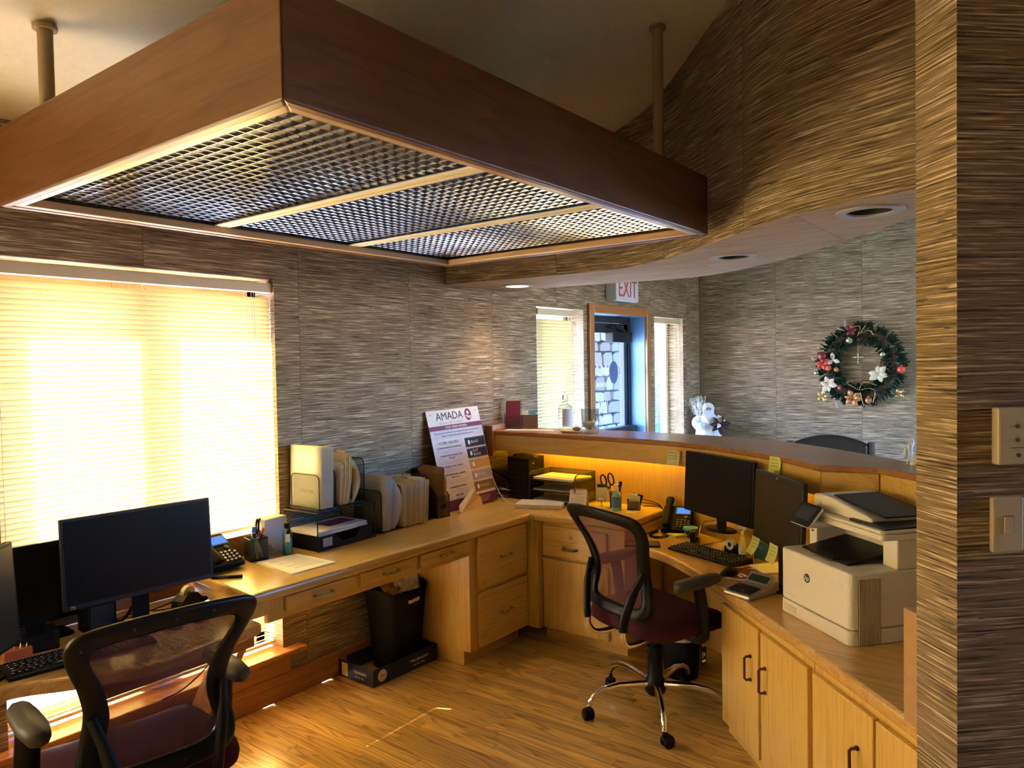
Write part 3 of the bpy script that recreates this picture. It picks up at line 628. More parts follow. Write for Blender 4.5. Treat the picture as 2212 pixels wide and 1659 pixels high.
# local: +x runs toward smaller world y, front faces world -x
g=G(); g.box(-.26,0,.085,.29,.44,.694); mk('carcass',g,'oak_z',parent=cc)
g=G(); g.box(-.26,.06,0,.27,.44,.085); mk('toe_kick',g,'oak_x',parent=cc)
d=front(cc,'drawer',-.225,.19,.50,.672,0,'oak_x'); pull(d,(-.02,-.02,-.03),(1,0,0),.085,'bronze')
g=G(); g.lathe([(.011,0),(.011,.006),(.008,.007),(.0,.007)],14,T(-.02,-.02,.035,0,90)); mk('lock',g,'silver',parent=d)
g=G(); g.box(-.325,-.058,.085,-.232,.0,.694); mk('corner_filler',g,'oak_z',parent=cc)
d=front(cc,'cabinet_door',-.225,.20,.085,.485,0,'oak_z')
# right low worktop, curved toward the chair
edge=smoothpath([(3.455,1.893,0),(3.425,1.80,0),(3.33,1.60,0),(3.14,1.36,0),(2.98,1.175,0),(2.86,1.05,0)],5)+[(2.62,.80,0),(2.40,.585,0),(2.13,.318,0),(1.985,.19,0)]
back=[(2.575,-.42),(3.02,.20),(3.20,.47),(3.27,.66),(3.26,.84),(3.52,1.10),(3.74,1.40),(3.89,1.68),(3.94,1.893)]
lw=thing('low_worktop','low curved oak worktop under the reception bar carrying the printer and two monitors','worktop',(3.2,1.2,.595))
g=G(); g.prism([(p[0],p[1]) for p in edge]+back,LZ-.045,LZ); P_('top_slab',g,'oak_lowy',lw,bev=.012,seg=3)
g=G(); g.box(3.45,1.897,.641,3.94,1.909,.694); P_('end_riser',g,'oak_x',wt)
def base_cab(name,label,x0,x1,doors,hs):
    t=thing(name,label,'cabinet',(3.045+x0*-.7071,1.195+x0*-.7071,0),-135,group='oak cabinets under the low worktop')
    g=G(); g.box(.002,0,.05,x1-x0-.002,.40,.594); mk('carcass',g,'oak_z',parent=t)
    g=G(); g.box(.002,.012,0,x1-x0-.002,.40,.05); mk('toe_kick',g,'oak_x',parent=t)
    for (a,b),h in zip(doors,hs):
        d=front(t,'cabinet_door',a-x0,b-x0,.055,.562,0,'oak_z'); pull(d,(h-(a+b)/2,-.02,.085),(0,0,1),.092,'bronze',.005,.028)
    return t
base_cab('base_cabinet','oak double-door base cabinet beside the right chair, left of the pair',0,.715,((.006,.342),(.362,.70)),(.285,.405))
base_cab('base_cabinet','oak double-door base cabinet nearest the wing wall, right of the pair',.715,1.40,((.73,1.055),(1.068,1.385)),(.985,1.115))
# left low desk
ld=thing('low_desk','low oak desk in front of the tall window carrying the left monitors','desk',(.8,2.75,0))
pl=smoothpath([(1.62,2.435,0),(1.40,2.40,0),(1.18,2.40,0),(.98,2.50,0),(.86,2.58,0),(.70,2.62,0),(.4,2.63,0)],4)
g=G(); g.prism([(p[0],p[1]) for p in pl]+[(-.4,2.63),(-.4,3.04),(1.66,3.04)],LZ-.045,LZ); P_('top_slab',g,'oak_low',ld,bev=.012,seg=3)
g=G(); g.prism([(2.50,.595),(2.66,.595),(3.03,.04),(3.03,0),(2.93,0)],1.60,1.635,Matrix(((0,0,1,0),(1,0,0,0),(0,1,0,0),(0,0,0,1)))); P_('brace_leg',g,'oakred_z',ld,bev=.003)
g=G(); g.box(1.0,2.46,.55,1.60,2.48,.595); P_('front_rail',g,'oakred_x',ld)
g=G(); g.box(-.4,2.66,0,-.36,3.03,.595); P_('end_panel',g,'oakred_z',ld)
# ---------------------------------------------------------------- reception bar
BZ=1.165
bf=smoothpath([(3.715,3.045,0),(3.73,2.70,0),(3.71,2.25,0),(3.68,1.88,0),(3.615,1.56,0),(3.475,1.28,0),(3.33,1.05,0),(3.125,.83,0)],5)+[(3.165,.615,0),(3.055,.465,0),(2.88,.20,0),(2.62,-.20,0)]
bb=smoothpath([(3.99,3.045,0),(4.05,2.6,0),(4.09,2.07,0),(4.02,1.50,0),(3.89,1.15,0),(3.57,.73,0),(3.38,.515,0),(3.18,.2,0),(2.90,-.2,0)],4)
bar=thing('reception_bar','curved oak reception bar with raised counter top above the worktops','counter',(3.85,1.6,0))
g=G(); g.prism([(p[0],p[1]) for p in bf]+[(p[0],p[1]) for p in bb[::-1]],BZ-.028,BZ); P_('counter_top',g,'oakred_y',bar,bev=.006)
def strip(path,off0,off1,z0,z1,g):
    for i in range(len(path)-1):
        a,b=Vector(path[i][:2]),Vector(path[i+1][:2])
        def nrm(k):
            p=Vector(path[max(k-1,0)][:2]); q=Vector(path[min(k+1,len(path)-1)][:2]); t=(q-p).normalized(); return Vector((-t.y,t.x))
        n0,n1=nrm(i),nrm(i+1)
        poly=[a+n0*off0,b+n1*off0,b+n1*off1,a+n0*off1]; g.prism([tuple(p) for p in poly],z0,z1)
k0=36
for seg_ in (bf[:k0],bf[k0-1:k0+1],bf[k0:]):
    g=G(); strip(seg_,.008,.03,1.035,BZ-.028,g); P_('front_fascia',g,'oak_y',bar)
g=G(); g.box(3.70,2.985,1.0,3.735,3.048,1.20); P_('end_trim',g,'oakred_z',bar,bev=.004)
g=G(); g.box(3.735,3.0,BZ,4.02,3.048,1.20); P_('end_trim',g,'oakred_x',bar,bev=.004)
kw=[(3.945,3.045,0),(3.945,2.35,0),(3.945,1.75,0),(3.86,1.56,0),(3.74,1.36,0),(3.55,1.08,0),(3.29,.82,0),(3.30,.64,0),(3.22,.46,0),(3.04,.18,0),(2.60,-.42,0)]
kwall=thing('wall_bar','','',(3.5,1.3,0),kind='structure')
for i in range(len(kw)-1):
    g=G(); strip(kw[i:i+2],0,.02,0,1.1365,g); P_('knee_panel',g,'panel_oak',kwall)
# strip lights under the bar
for i,(p,q,lb) in enumerate((((3.905,2.80),(3.90,1.76),'long yellow strip light under the reception bar above the letter tray'),((3.52,1.085),(3.36,.925),'short yellow strip light under the reception bar behind the printer'))):
    a,b=Vector((*p,1.125)),Vector((*q,1.125)); m_=(a+b)/2
    t=thing('strip_light',lb,'light',tuple(m_),math.degrees(math.atan2(b.y-a.y,b.x-a.x)),group='yellow strip lights under the bar'); L=(b-a).length
    g=G(); g.box(-L/2,-.02,0,L/2,.02,.012); mk('housing',g,'white',parent=t)
    g=G(); g.tube([(-L/2+.01,0,-.008),(L/2-.01,0,-.008)],.013,10); mk('tube',g,'tubeglow',parent=t)
    sg_=-1 if i==0 else -1; g=G(); g.box(-L/2,sg_*.03-.003,-.055,L/2,sg_*.03+.003,.012); mk('baffle_strip',g,'oak_x',parent=t)  # board added to keep the tube light off the floor
# ================================================================ task chairs
def make_chair(label,loc,rz,base_rot):
    t=thing('office_chair',label,'chair',loc,rz-90,group='mesh-back task chairs')   # local front +y
    # five-star chrome base with casters
    for k in range(5):
        M=Matrix.Rotation(R(base_rot-(rz-90)+72*k),4,'Z'); g=G()
        pts=[(.03,0,.135),(.10,0,.140),(.18,0,.145),(.25,0,.135),(.295,0,.112),(.315,0,.085),(.318,0,.07)]
        g.tube(pts,[.017,.017,.0155,.0145,.0135,.012,.011],10,M=M); lg=mk('base_leg',g,'chrome',parent=t,smooth=True)
        g=G(); sp=rnd.uniform(0,360); M2=M@T(.318,0,0,sp)
        for s_ in (-1,1):
            g.lathe([(.0,-.011),(.020,-.011),(.026,-.004),(.026,.005),(.020,.011),(0,.011)],16,M2@T(-.014,s_*.013,.026,0,90))
        g.prism(arc((-.014,.026),.029,20,200,8)+[],-.012,.012,M2@Matrix.Rotation(R(90),4,'X'))
        g.tube([(0,0,.045),(0,0,.078)],.009,8,M=M2); mk('caster',g,'blackplastic',parent=lg,smooth=False)
    g=G(); g.lathe([(.0,.085),(.035,.085),(.047,.10),(.050,.125),(.044,.150),(.034,.165),(.034,.30),(.037,.302),(.037,.306),(.030,.31)],20); mk('gas_sleeve',g,'blackplastic',parent=t,smooth=True)
    g=G(); g.lathe([(.026,.30),(.026,.405)],16); mk('gas_column',g,'blackmatte',parent=t,smooth=True)
    g=G(); g.box(-.085,-.13,.40,.085,.11,.425); mk('seat_plate',g,'blackplastic',parent=t,bev=.008)
    # cushion
    g=G(); rows=[]
    prof=[(.0,.415,.86),(.3,.418,.93),(.6,.43,.985),(.8,.452,1.0),(.93,.470,.985),(1.0,.480,.95),(1.0,.487,.86),(1.0,.492,.6),(1.0,.492,.25),(1,.491,.02)]
    n=40
    for q,z,sc_ in prof:
        row=[]
        for j in range(n):
            a=2*PI*j/n; c_,s_=math.cos(a),math.sin(a); e=.42
            x=.255*math.copysign(abs(c_)**e,c_)*sc_; y=.02+.245*math.copysign(abs(s_)**e,s_)*sc_
            zz=z-(.05*max(0,(y-.14)/.13)**2 if y>.14 else 0)+.010*(abs(x)/.255)**2*(z>.48)
            row.append((x,y,zz))
        rows.append(row)
    g.grid(rows,closed=True); g.add(rows[0],[tuple(range(n-1,-1,-1))]); mk('seat',g,'maroon',parent=t,smooth=True)
    # backrest frame: outer and inner outlines in (x,z), lean and lumbar curve in y
    def by(z): 
        u=(z-.50)/.45; return -.235-.075*u*u-.02*u+.045*math.sin(PI*min(max(u*1.05,0),1))
    half_o=[(0,.500),(.10,.500),(.165,.506),(.200,.530),(.207,.570),(.197,.625),(.186,.685),(.187,.73),(.203,.79),(.228,.85),(.242,.90),(.238,.935),(.215,.957),(.16,.968),(.08,.975),(0,.977)]
    half_i=[(0,.548),(.08,.548),(.125,.552),(.148,.566),(.150,.592),(.138,.640),(.128,.690),(.133,.735),(.150,.79),(.174,.842),(.186,.875),(.182,.897),(.164,.911),(.13,.918),(.065,.923),(0,.925)]
    so_=smoothpath([(a,0,b) for a,b in half_o],3); si_=smoothpath([(a,0,b) for a,b in half_i],3)
    full=lambda h:[(x,z) for x,_,z in h]+[(-x,z) for x,_,z in h[-2:0:-1]]
    O_,I_=full(so_),full(si_); bw=lambda x:.030*(x/.24)**2
    def ring(pts,dy,sh=0): return [(x*(1-sh),by(z)+dy+bw(x),z-(z-.74)*sh) for x,z in pts]
    mid=[((a[0]+b[0])/2,(a[1]+b[1])/2) for a,b in zip(O_,I_)]
    lerpo=lambda q:[(a[0]+(b[0]-a[0])*q,a[1]+(b[1]-a[1])*q) for a,b in zip(O_,I_)]
    g=G(); g.grid([ring(O_,.004),ring(O_,-.013),ring(lerpo(.18),-.019),ring(lerpo(.82),-.017),ring(I_,-.011),ring(I_,.004),ring(lerpo(.5),.010),ring(O_,.004)],closed=True)
    fr=mk('back_frame',g,'blackplastic',parent=t,smooth=True)
    g=G(); g.lathe([(0,0),(.0042,0),(.0042,.0015),(0,.0015)],10,Matrix.Rotation(R(90),4,'X')); scm=mesh('screw',g,'textdark')
    for x_,z_ in ((.10,.949),(-.10,.949),(.212,.915),(-.212,.915),(.0,.951),(.17,.527),(-.17,.527),(.05,.524),(-.05,.524)): inst(scm,'screw',fr,(x_,by(z_)-.0195+bw(x_),z_))
    # see-through mesh
    g=G(); rows=[]
    for q in [i/14 for i in range(15)]:
        row=[]; 
        for p_ in [j/12 for j in range(13)]:
            k=q*(len(si_)-1); i0=min(int(k),len(si_)-2); f_=k-i0; xx=si_[i0][0]*(1-f_)+si_[i0+1][0]*f_; zz=si_[i0][2]*(1-f_)+si_[i0+1][2]*f_
            x=(2*p_-1)*xx; row.append((x,by(zz)+bw(x)-.002,zz))
        rows.append(row)
    g.grid(rows); mk('back_mesh',g,'backmesh',parent=t,smooth=True)
    # support bars: black sleeves and chrome hooks to the seat plate
    for s_ in (-1,1):
        g=G(); g.tube(smoothpath([(s_*.172,by(.70)-.028+.02,.705),(s_*.150,by(.62)-.052,.62),(s_*.125,by(.52)-.058,.515),(s_*.118,by(.5)-.055,.465)],4),[.012]*4+[.015]*9,10,flat=1.35); mk('support_bar',g,'blackplastic',parent=t,smooth=True)
        g=G(); g.tube(smoothpath([(s_*.118,by(.5)-.055,.47),(s_*.115,by(.5)-.052,.43),(s_*.108,by(.5)-.02,.395),(s_*.10,-.17,.388),(s_*.09,-.10,.400)],5),.0125,10); mk('support_hook',g,'chrome',parent=t,smooth=True)
    # arms
    for s_ in (-1,1):
        g=G(); g.tube(smoothpath([(s_*.14,.03,.405),(s_*.225,.03,.402),(s_*.262,.03,.425),(s_*.268,.025,.50),(s_*.268,.015,.58),(s_*.266,0,.645)],4),[.017]*8+[.021]*13,10,flat=1.5); mk('arm_post',g,'blackplastic',parent=t,smooth=True)
        g=G(); pad=[(-.028,-.125),(.0,-.14),(.028,-.125),(.038,-.06),(.036,.04),(.030,.10),(.015,.125),(-.015,.125),(-.03,.10),(-.036,.04),(-.038,-.06)]
        g.grid([[(s_*.268+x*.75,y,.640+.012*(y>.05)*(y-.05)/.07) for x,y in pad],[(s_*.268+x,y,.655) for x,y in pad],[(s_*.268+x,y,.667) for x,y in pad],[(s_*.268+x*.8,y*.95,.677) for x,y in pad],[(s_*.268+x*.1,y*.3,.680) for x,y in pad]],closed=True); g.add([(s_*.268+x*.1,y*.3,.680) for x,y in pad],[tuple(range(len(pad)))])
        mk('arm_pad',g,'greyplastic',parent=t,smooth=True)
    g=G(); g.tube([(.10,.05,.40),(.20,.05,.385),(.235,.05,.36)],.005,6); g.cb((.243,.05,.325),(.008,.035,.075)); lv=mk('lever',g,'blackplastic',parent=t,bev=.003)
    g=G(); g.box(.2471,.04,.30,.2476,.06,.31); g.box(.2471,.042,.32,.2476,.046,.345); g.box(.2471,.052,.325,.2476,.058,.34); g.box(.238,.04,.30,.2389,.06,.31); g.box(.238,.044,.32,.2389,.056,.34); mk('lever_print',g,'textwhite',parent=lv)
    return t
make_chair('burgundy mesh-back task chair with chrome base at the curved worktop',(3.03,1.52,0),-20,141)
make_chair('burgundy mesh-back task chair in the left foreground facing the window desk',(1.03,2.20,0),82,30)
# ================================================================ screens, keyboards, phones
def monitor(label,a,b,z0,z1,base_z,bez,mats=('blackplastic','screen'),th=.022,stand='post',logo=None,tilt=3,led=None,base_r=.11,top=None,chin=None):
    """a,b = left and right end of the screen (world xy) as the viewer sees it"""
    A,B=Vector(a),Vector(b); L=(B-A).length; c=(A+B)/2; rz=math.degrees(math.atan2(B.y-A.y,B.x-A.x))
    t=thing('monitor',label,'monitor',(c.x,c.y,base_z),rz); h=z1-z0; M=T(0,0,z0-base_z,0,-tilt)
    g=G(); g.box(-L/2,0,0,L/2,th,h,M); g.box(-L*.3,th,h*.15,L*.3,th+.022,h*.8,M); mk('housing',g,mats[0],parent=t,bev=.004)
    ch=chin or bez
    g=G(); g.box(-L/2+bez,-.0015,ch,L/2-bez,.001,h-(top or bez),M); mk('screen',g,mats[1],parent=t)
    if z0-base_z>.02:
        g=G(); g.box(-.03,.028,0.008,.03,.045,z0-base_z+.12); mk('stand_post',g,'blackplastic',parent=t,bev=.004)
        g=G(); 
        if stand=='oval': g.lathe([(0,0),(base_r,0),(base_r,.006),(base_r*.8,.012),(0,.013)],24,T(0,.03,0)@Matrix.Diagonal((1.15,.75,1,1)))
        else: g.prism(rrect(-base_r,-.03,base_r,.11,.02),0,.010)
        mk('stand_base',g,'blackplastic',parent=t,bev=.002)
    if logo: text(t,logo,.016,M@T(-L/2+.028,-.002,.004,0,90),'textwhite')
    if led:
        g=G(); g.lathe([(0,0),(.004,0),(.004,.002),(0,.002)],12,M@T(0,-.002,h-.012,0,90)); mk('emblem',g,'white',parent=t)
    return t
monitor('wide black monitor on the low desk before the blind',(1.072,2.775),(1.605,2.735),.765,1.085,LZ,.010,('darkgrey','screen'),logo='75',base_r=.10,chin=.018)
monitor('black monitor at the left edge of the picture on the low desk',(.64,2.51),(.945,2.79),.70,1.04,LZ,.012,('blackplastic','screen_soft'))
monitor('dark monitor standing behind against the window, half hidden by the wide one',(.80,2.94),(1.30,2.93),.70,.985,LZ,.012)
monitor('black monitor on the wire riser at the curved worktop',(3.595,1.628),(3.322,1.174),.823,1.127,LZ+.122,.014,('blackplastic','screen'),stand='oval',base_r=.085,chin=.022)
monitor('silver-rimmed monitor with yellow notes beside the printer',(3.265,1.15),(2.945,.853),.805,1.11,LZ,.014,('darkgrey','screen_soft'),led=1,base_r=.09,top=.026)
def keyboard(label,loc,rz,L=.44,Dp=.135):
    t=thing('keyboard',label,'keyboard',loc,rz); g=G()
    g.add([(-L/2,-Dp/2,0),(L/2,-Dp/2,0),(L/2,Dp/2,0),(-L/2,Dp/2,0),(-L/2,-Dp/2,.012),(L/2,-Dp/2,.012),(L/2,Dp/2,.020),(-L/2,Dp/2,.020)],[(0,3,2,1),(4,5,6,7),(0,1,5,4),(1,2,6,5),(2,3,7,6),(3,0,4,7)])
    mk('body',g,'blackplastic',parent=t,bev=.004); g=G(); g.add([(-.0072,-.0072,0),(.0072,-.0072,0),(.0072,.0072,0),(-.0072,.0072,0),(-.0058,-.0056,.0065),(.0058,-.0056,.0065),(.0058,.0062,.0065),(-.0058,.0062,.0065)],[(4,5,6,7),(0,1,5,4),(1,2,6,5),(2,3,7,6),(3,0,4,7)])
    g.box(-.003,.0,.0065,.001,.0035,.0067,mi=1); km=mesh('key',g,['darkgrey','textwhite'])
    for r_ in range(6):
        y=-Dp/2+.020+r_*.0185+(.006 if r_==5 else 0); z=.012+.008*(y+Dp/2)/Dp; x=-L/2+.016
        while x<L/2-.012:
            gap=(r_<5 and (L*.16<x-0<L*.19 or False))
            wk=5.6 if (r_==0 and -.11<x<-.095) else (1.6 if r_ in (1,2) and x<-L/2+.02 else 1)
            if not (r_ in (2,) and .105<x<.16) : inst(km,'key',t,(x+(wk-1)*.0095,y,z),(0,0,0),(wk,1,1))
            x+=.0190*wk
            if .085<x<.1: x+=.008
            if .150<x<.165: x+=.008
    return t
keyboard('black keyboard on the low desk beside the left chair',(1.075,2.655,LZ),-8)
keyboard('black keyboard on the curved worktop before the riser',(3.432,1.425,LZ),-111,.43)
def mouse(label,loc,rz):
    t=thing('computer_mouse',label,'mouse',loc,rz); g=G(); rows=[]
    for q in range(7):
        u=q/6; r_=math.sqrt(max(0,1-u*u)); 
        rows.append([(.031*(r_ if q else 1)*math.cos(2*PI*j/20),.052*(r_ if q else 1)*math.sin(2*PI*j/20),.034*u*(1+.12*math.sin(2*PI*j/20))*.95) for j in range(20)])
    g.grid(rows,closed=True); mk('body',g,'blackplastic',parent=t,smooth=True)
    g=G(); g.lathe([(.006,-.003),(.007,0),(.006,.003)],10,T(0,.022,.030,0,0,90)); mk('scroll_wheel',g,'darkgrey',parent=t)
    return t
mouse('black mouse on the low desk seen through the left chair back',(1.40,2.68,LZ),5)
mouse('black mouse on the maroon round pad at the curved worktop',(3.175,1.225,LZ+.004),-110)
mp=thing('mouse_pad','round maroon mouse pad with white swirl beside the calculator','mouse pad',(3.225,1.185,LZ),-120)
g=G(); g.lathe([(0,0),(.10,0),(.10,.003),(0,.003)],32); mk('pad',g,'textwhite',parent=mp)
g=G(); g.lathe([(0,.003),(.092,.003),(.092,.0034),(0,.0034)],32); mk('print_disc',g,'maroonprint',parent=mp)
g=G(); pts=smoothpath([(-.06,-.02,.0038),(-.02,-.035,.0038),(.01,-.01,.0038),(.05,-.02,.0038)],6); g.tube(pts,.008,6,flat=.08); g.tube([(p[0],p[1]-.025,p[2]) for p in pts],.008,6,flat=.08); mk('swirl_print',g,'textwhite',parent=mp)
def phone(label,loc,rz,cradle=True):
    t=thing('desk_phone',label,'phone',loc,rz); g=G()   # front -y
    g.prism([(-.09,.0),(.09,.012),(.09,.028),(-.085,.13),(-.10,.11)],-.085,.075,Matrix(((0,0,1,0),(-1,0,0,0),(0,1,0,0),(0,0,0,1)))); mk('body',g,'phoneblack',parent=t,bev=.006)
    # sloped face frame: from front (y=-.09,z=.03) to back (y=.085,z=.13)
    sl=math.degrees(math.atan2(.102,.175)); F=T(0,-.09,.029,0,sl)
    g=G(); g.box(-.015,.125,.0,.07,.185,.003,F); mk('screen_surround',g,'darkgrey',parent=t)
    g=G(); g.box(-.008,.132,.003,.063,.178,.0045,F); mk('display',g,'phone_lcd',parent=t)
    g=G(); g.box(-.0055,-.0045,0,.0055,.0045,.004); bm_=mesh('button',g,'silver' if not cradle else 'greyplastic')
    for i in range(4):
        for j in range(3):
            o=inst(bm_,'button',t); o.matrix_basis=F@T(.002+j*.020,.025+i*.018,.001)
    for i in range(3):
        o=inst(bm_,'button',t); o.matrix_basis=F@T(.062,.030+i*.02,.001)
    g=G(); g.lathe([(.011,0),(.012,.003),(.006,.004)],14,F@T(.045,.108,0)); mk('navigation_pad',g,'darkgrey',parent=t)
    # handset standing along the left side
    g=G(); path=[(-.052,-.095,.052),(-.052,-.05,.082),(-.052,.0,.108),(-.052,.06,.142),(-.052,.10,.165)]
    g.tube(smoothpath(path,3),[.021,.022,.020,.017,.016,.016,.016,.016,.017,.020,.023,.024,.022],10,flat=.8); mk('handset',g,'phoneblack',parent=t,smooth=True)
    return t
phone('black desk phone with blue display behind the wide monitor on the window desk',(1.74,2.93,DZ),2,False)
phone('black desk phone with blue display by the curved worktop step',(3.83,1.77,LZ),-72)
def coil(label,pts,r=.006,turn=60,name='coiled_cord'):
    P=smoothpath(pts,10); g=G(); out=[]
    n=len(P)-1
    for i in range(n*8+1):
        k=min(int(i/8),n-1); f_=i/8-k; p=Vector(P[k]).lerp(Vector(P[k+1]),f_); a=i*.9
        out.append(tuple(p+Vector((0,math.cos(a)*r,math.sin(a)*r+r))))
    g.tube(out,.0022,5); return mk(name,g,'blackplastic',label=label,cat='cord')
coil('black coiled phone cord looped on the window desk',[(1.66,2.86,DZ),(1.64,2.80,DZ),(1.69,2.745,DZ),(1.72,2.72,DZ)])
coil('black coiled phone cord looped beside the curved worktop step',[(3.76,1.86,LZ),(3.66,1.855,LZ),(3.62,1.80,LZ),(3.68,1.76,LZ)])
# ================================================================ things on the window desk
def simple(name,label,cat,loc,rz=0,group=None): return thing(name,label,cat,loc,rz,group)
# mesh pencil cup
def meshcup(t,w,d,h,mat='blackplastic'):
    for a,b,m_ in (((-w,-d),(w,-d),'xz'),((w,-d),(w,d),'yz'),((w,d),(-w,d),'xz'),((-w,d),(-w,-d),'yz')):
        g=G(); g.quad((*a,.004),(*b,.004),(*b,h),(*a,h)); mk('mesh_side',g,'wiremesh_'+m_,parent=t)
    g=G(); g.prism(rrect(-w-.001,-d-.001,w+.001,d+.001,.008),0,.006); mk('bottom_plate',g,mat,parent=t)
    g=G(); g.tube([(x,y,h) for x,y in rrect(-w,-d,w,d,.008,3)],.0022,6,closed=True); mk('rim',g,mat,parent=t)
cup=simple('pencil_cup','black square mesh pencil cup on the window desk','cup',(1.925,2.925,DZ),-12); meshcup(cup,.040,.040,.098)
def stick(name,label,p,q,r,mat,cap=None,cat='pen',group='pens in the mesh cup',n=8):
    P,Q=Vector(p),Vector(q); t=thing(name,label,cat,p,0,group); d=Q-P
    g=G(); g.tube([(0,0,0),tuple(d*.82)],r,n); mk('barrel',g,mat,parent=t)
    g=G(); g.tube([tuple(d*.80),tuple(d)],r*1.12,n); mk('cap',g,cap or mat,parent=t)
    return t
cx,cy=1.925,2.925
stick('marker','yellow highlighter leaning in the mesh cup',(cx-.01,cy-.025,DZ+.008),(cx+.018,cy+.028,DZ+.112),.0075,'yellow','yellow')
stick('pen','purple pen leaning in the mesh cup',(cx+.0,cy-.02,DZ+.008),(cx+.026,cy+.01,DZ+.118),.005,'purple')
stick('marker','white marker with dark cap in the mesh cup',(cx+.02,cy-.015,DZ+.008),(cx-.026,cy-.024,DZ+.126),.0065,'white','navy')
stick('marker','blue marker standing tallest in the mesh cup',(cx-.015,cy+.01,DZ+.008),(cx-.012,cy-.006,DZ+.150),.0085,'green','blue')
stick('pen','red-capped pen in the mesh cup beside the scissors',(cx+.01,cy+.02,DZ+.008),(cx+.032,cy-.012,DZ+.136),.0055,'navy','redcoral')
def scissors(label,loc,rz,mat,lean=18,s=1.0):
    t=thing('scissors',label,'scissors',loc,rz); M=T(0,0,0,0,0,lean)
    g=G(); g.add([(-.006,-.0015,0),(.006,-.0015,0),(.009,-.0015,.10*s),(-.009,-.0015,.10*s),(-.006,.0015,0),(.006,.0015,0),(.009,.0015,.10*s),(-.009,.0015,.10*s)],[(0,1,2,3),(7,6,5,4),(0,4,5,1),(1,5,6,2),(2,6,7,3),(3,7,4,0)],M); mk('blade',g,'silver',parent=t)
    for k in (-1,1):
        g=G(); g.tube([tuple(M@Vector((k*.019*s+.014*s*math.cos(a)*1.0,k*.002,.135*s+.030*s*math.sin(a)))) for a in [2*PI*i/16 for i in range(16)]],.0048*s,6,closed=True); g.tube([tuple(M@Vector((k*.002,k*.001,.09*s))),tuple(M@Vector((k*.012*s,k*.002,.11*s)))],.005*s,6); mk('finger_loop',g,mat,parent=t,smooth=True)
    return t
scissors('black-handled scissors standing in the mesh cup on the window desk',(cx+.012,cy+.012,DZ+.008),35,'blackplastic',10)
# carton, sanitizer bottle
tb=simple('tissue_carton','white printed carton leaning at the window behind the pencil cup','box',(2.035,2.985,DZ),8)
g=G(); g.box(-.065,-.045,0,.065,.03,.165); mk('carton',g,'folderwhite',parent=tb,bev=.002)
for i in range(4):
    g=G(); g.box(-.055,-.0458,.02+i*.008,-.02-.004*i,-.0452,.023+i*.008); mk('print_line',g,'textdark',parent=tb)
g=G(); g.box(.045,-.046,.09,.066,-.0452,.158); mk('yellow_label',g,'yellow',parent=tb)
def bottle(name,label,cat,loc,prof,liq,mat,liqmat,cap,capprof,label_rect=None,labmat='white',rz=0):
    t=thing(name,label,cat,loc,rz); g=G(); g.lathe(prof,20); mk('bottle_body',g,mat,parent=t,smooth=True)
    if liq: g=G(); g.lathe(liq,20); mk('liquid',g,liqmat,parent=t,smooth=True)
    g=G(); g.lathe(capprof,16); mk('cap',g,cap,parent=t,smooth=False)
    if label_rect:
        a0,a1,z0,z1,r_=label_rect; g=G(); n=8
        g.grid([[(r_*math.cos(R(a0+(a1-a0)*i/n)),r_*math.sin(R(a0+(a1-a0)*i/n)),z) for i in range(n+1)] for z in (z0,z1)]); mk('bottle_label',g,labmat,parent=t)
    return t
b=bottle('sanitizer_bottle','clear bottle half full of aqua gel with black cap beside the letter tray','bottle',(2.055,2.875,DZ),[(0,0),(.021,0),(.0225,.006),(.0225,.095),(.018,.112),(.011,.12),(.011,.128)],[(0,.002),(.0205,.002),(.0205,.075),(0,.076)],'thinclear','aqua','blackplastic',[(.012,.122),(.013,.124),(.013,.146),(.011,.148),(0,.148)],(-150,-95,.062,.098,.0232),'white')
# papers
def sheet(name,label,cat,pts,z,mat,n=1,th=.0016,lines=0,group=None):
    c=Vector((sum(p[0] for p in pts)/len(pts),sum(p[1] for p in pts)/len(pts))); t=thing(name,label,cat,(c.x,c.y,z),0,group); r3=random.Random(len(label))
    for k in range(n):
        a=R(r3.uniform(-4,4)) if k else 0; o=Vector((r3.uniform(-.006,.006),r3.uniform(-.006,.006))) if k else Vector((0,0))
        q=[Matrix.Rotation(a,2)@(Vector(p)-c)+o for p in pts]; zz=(n-1-k)*th
        g=G(); g.prism([tuple(v) for v in q],zz,zz+th*.8); s_=mk('sheet',g,mat,parent=t)
    if lines:
        e1=(Vector(pts[1])-Vector(pts[0])); e2=(Vector(pts[3])-Vector(pts[0]))
        for i in range(lines):
            f=.14+.72*i/max(1,lines-1); a=Vector(pts[0])+e1*.12+e2*f-c; bq=Vector(pts[0])+e1*(.88 if i%3 else .6)+e2*f-c; nn=e2.normalized()*.0016
            g=G(); g.prism([tuple(a),tuple(bq),tuple(bq+nn),tuple(a+nn)],n*th-.0004,n*th+.0002); mk('print_line',g,'textgrey',parent=t)
    return t
sheet('paper_stack','stack of printed white papers lying loose on the window desk','paper',[(2.075,2.83),(1.885,2.865),(1.86,2.575),(2.085,2.575)],DZ,'paper',3,.002,11)
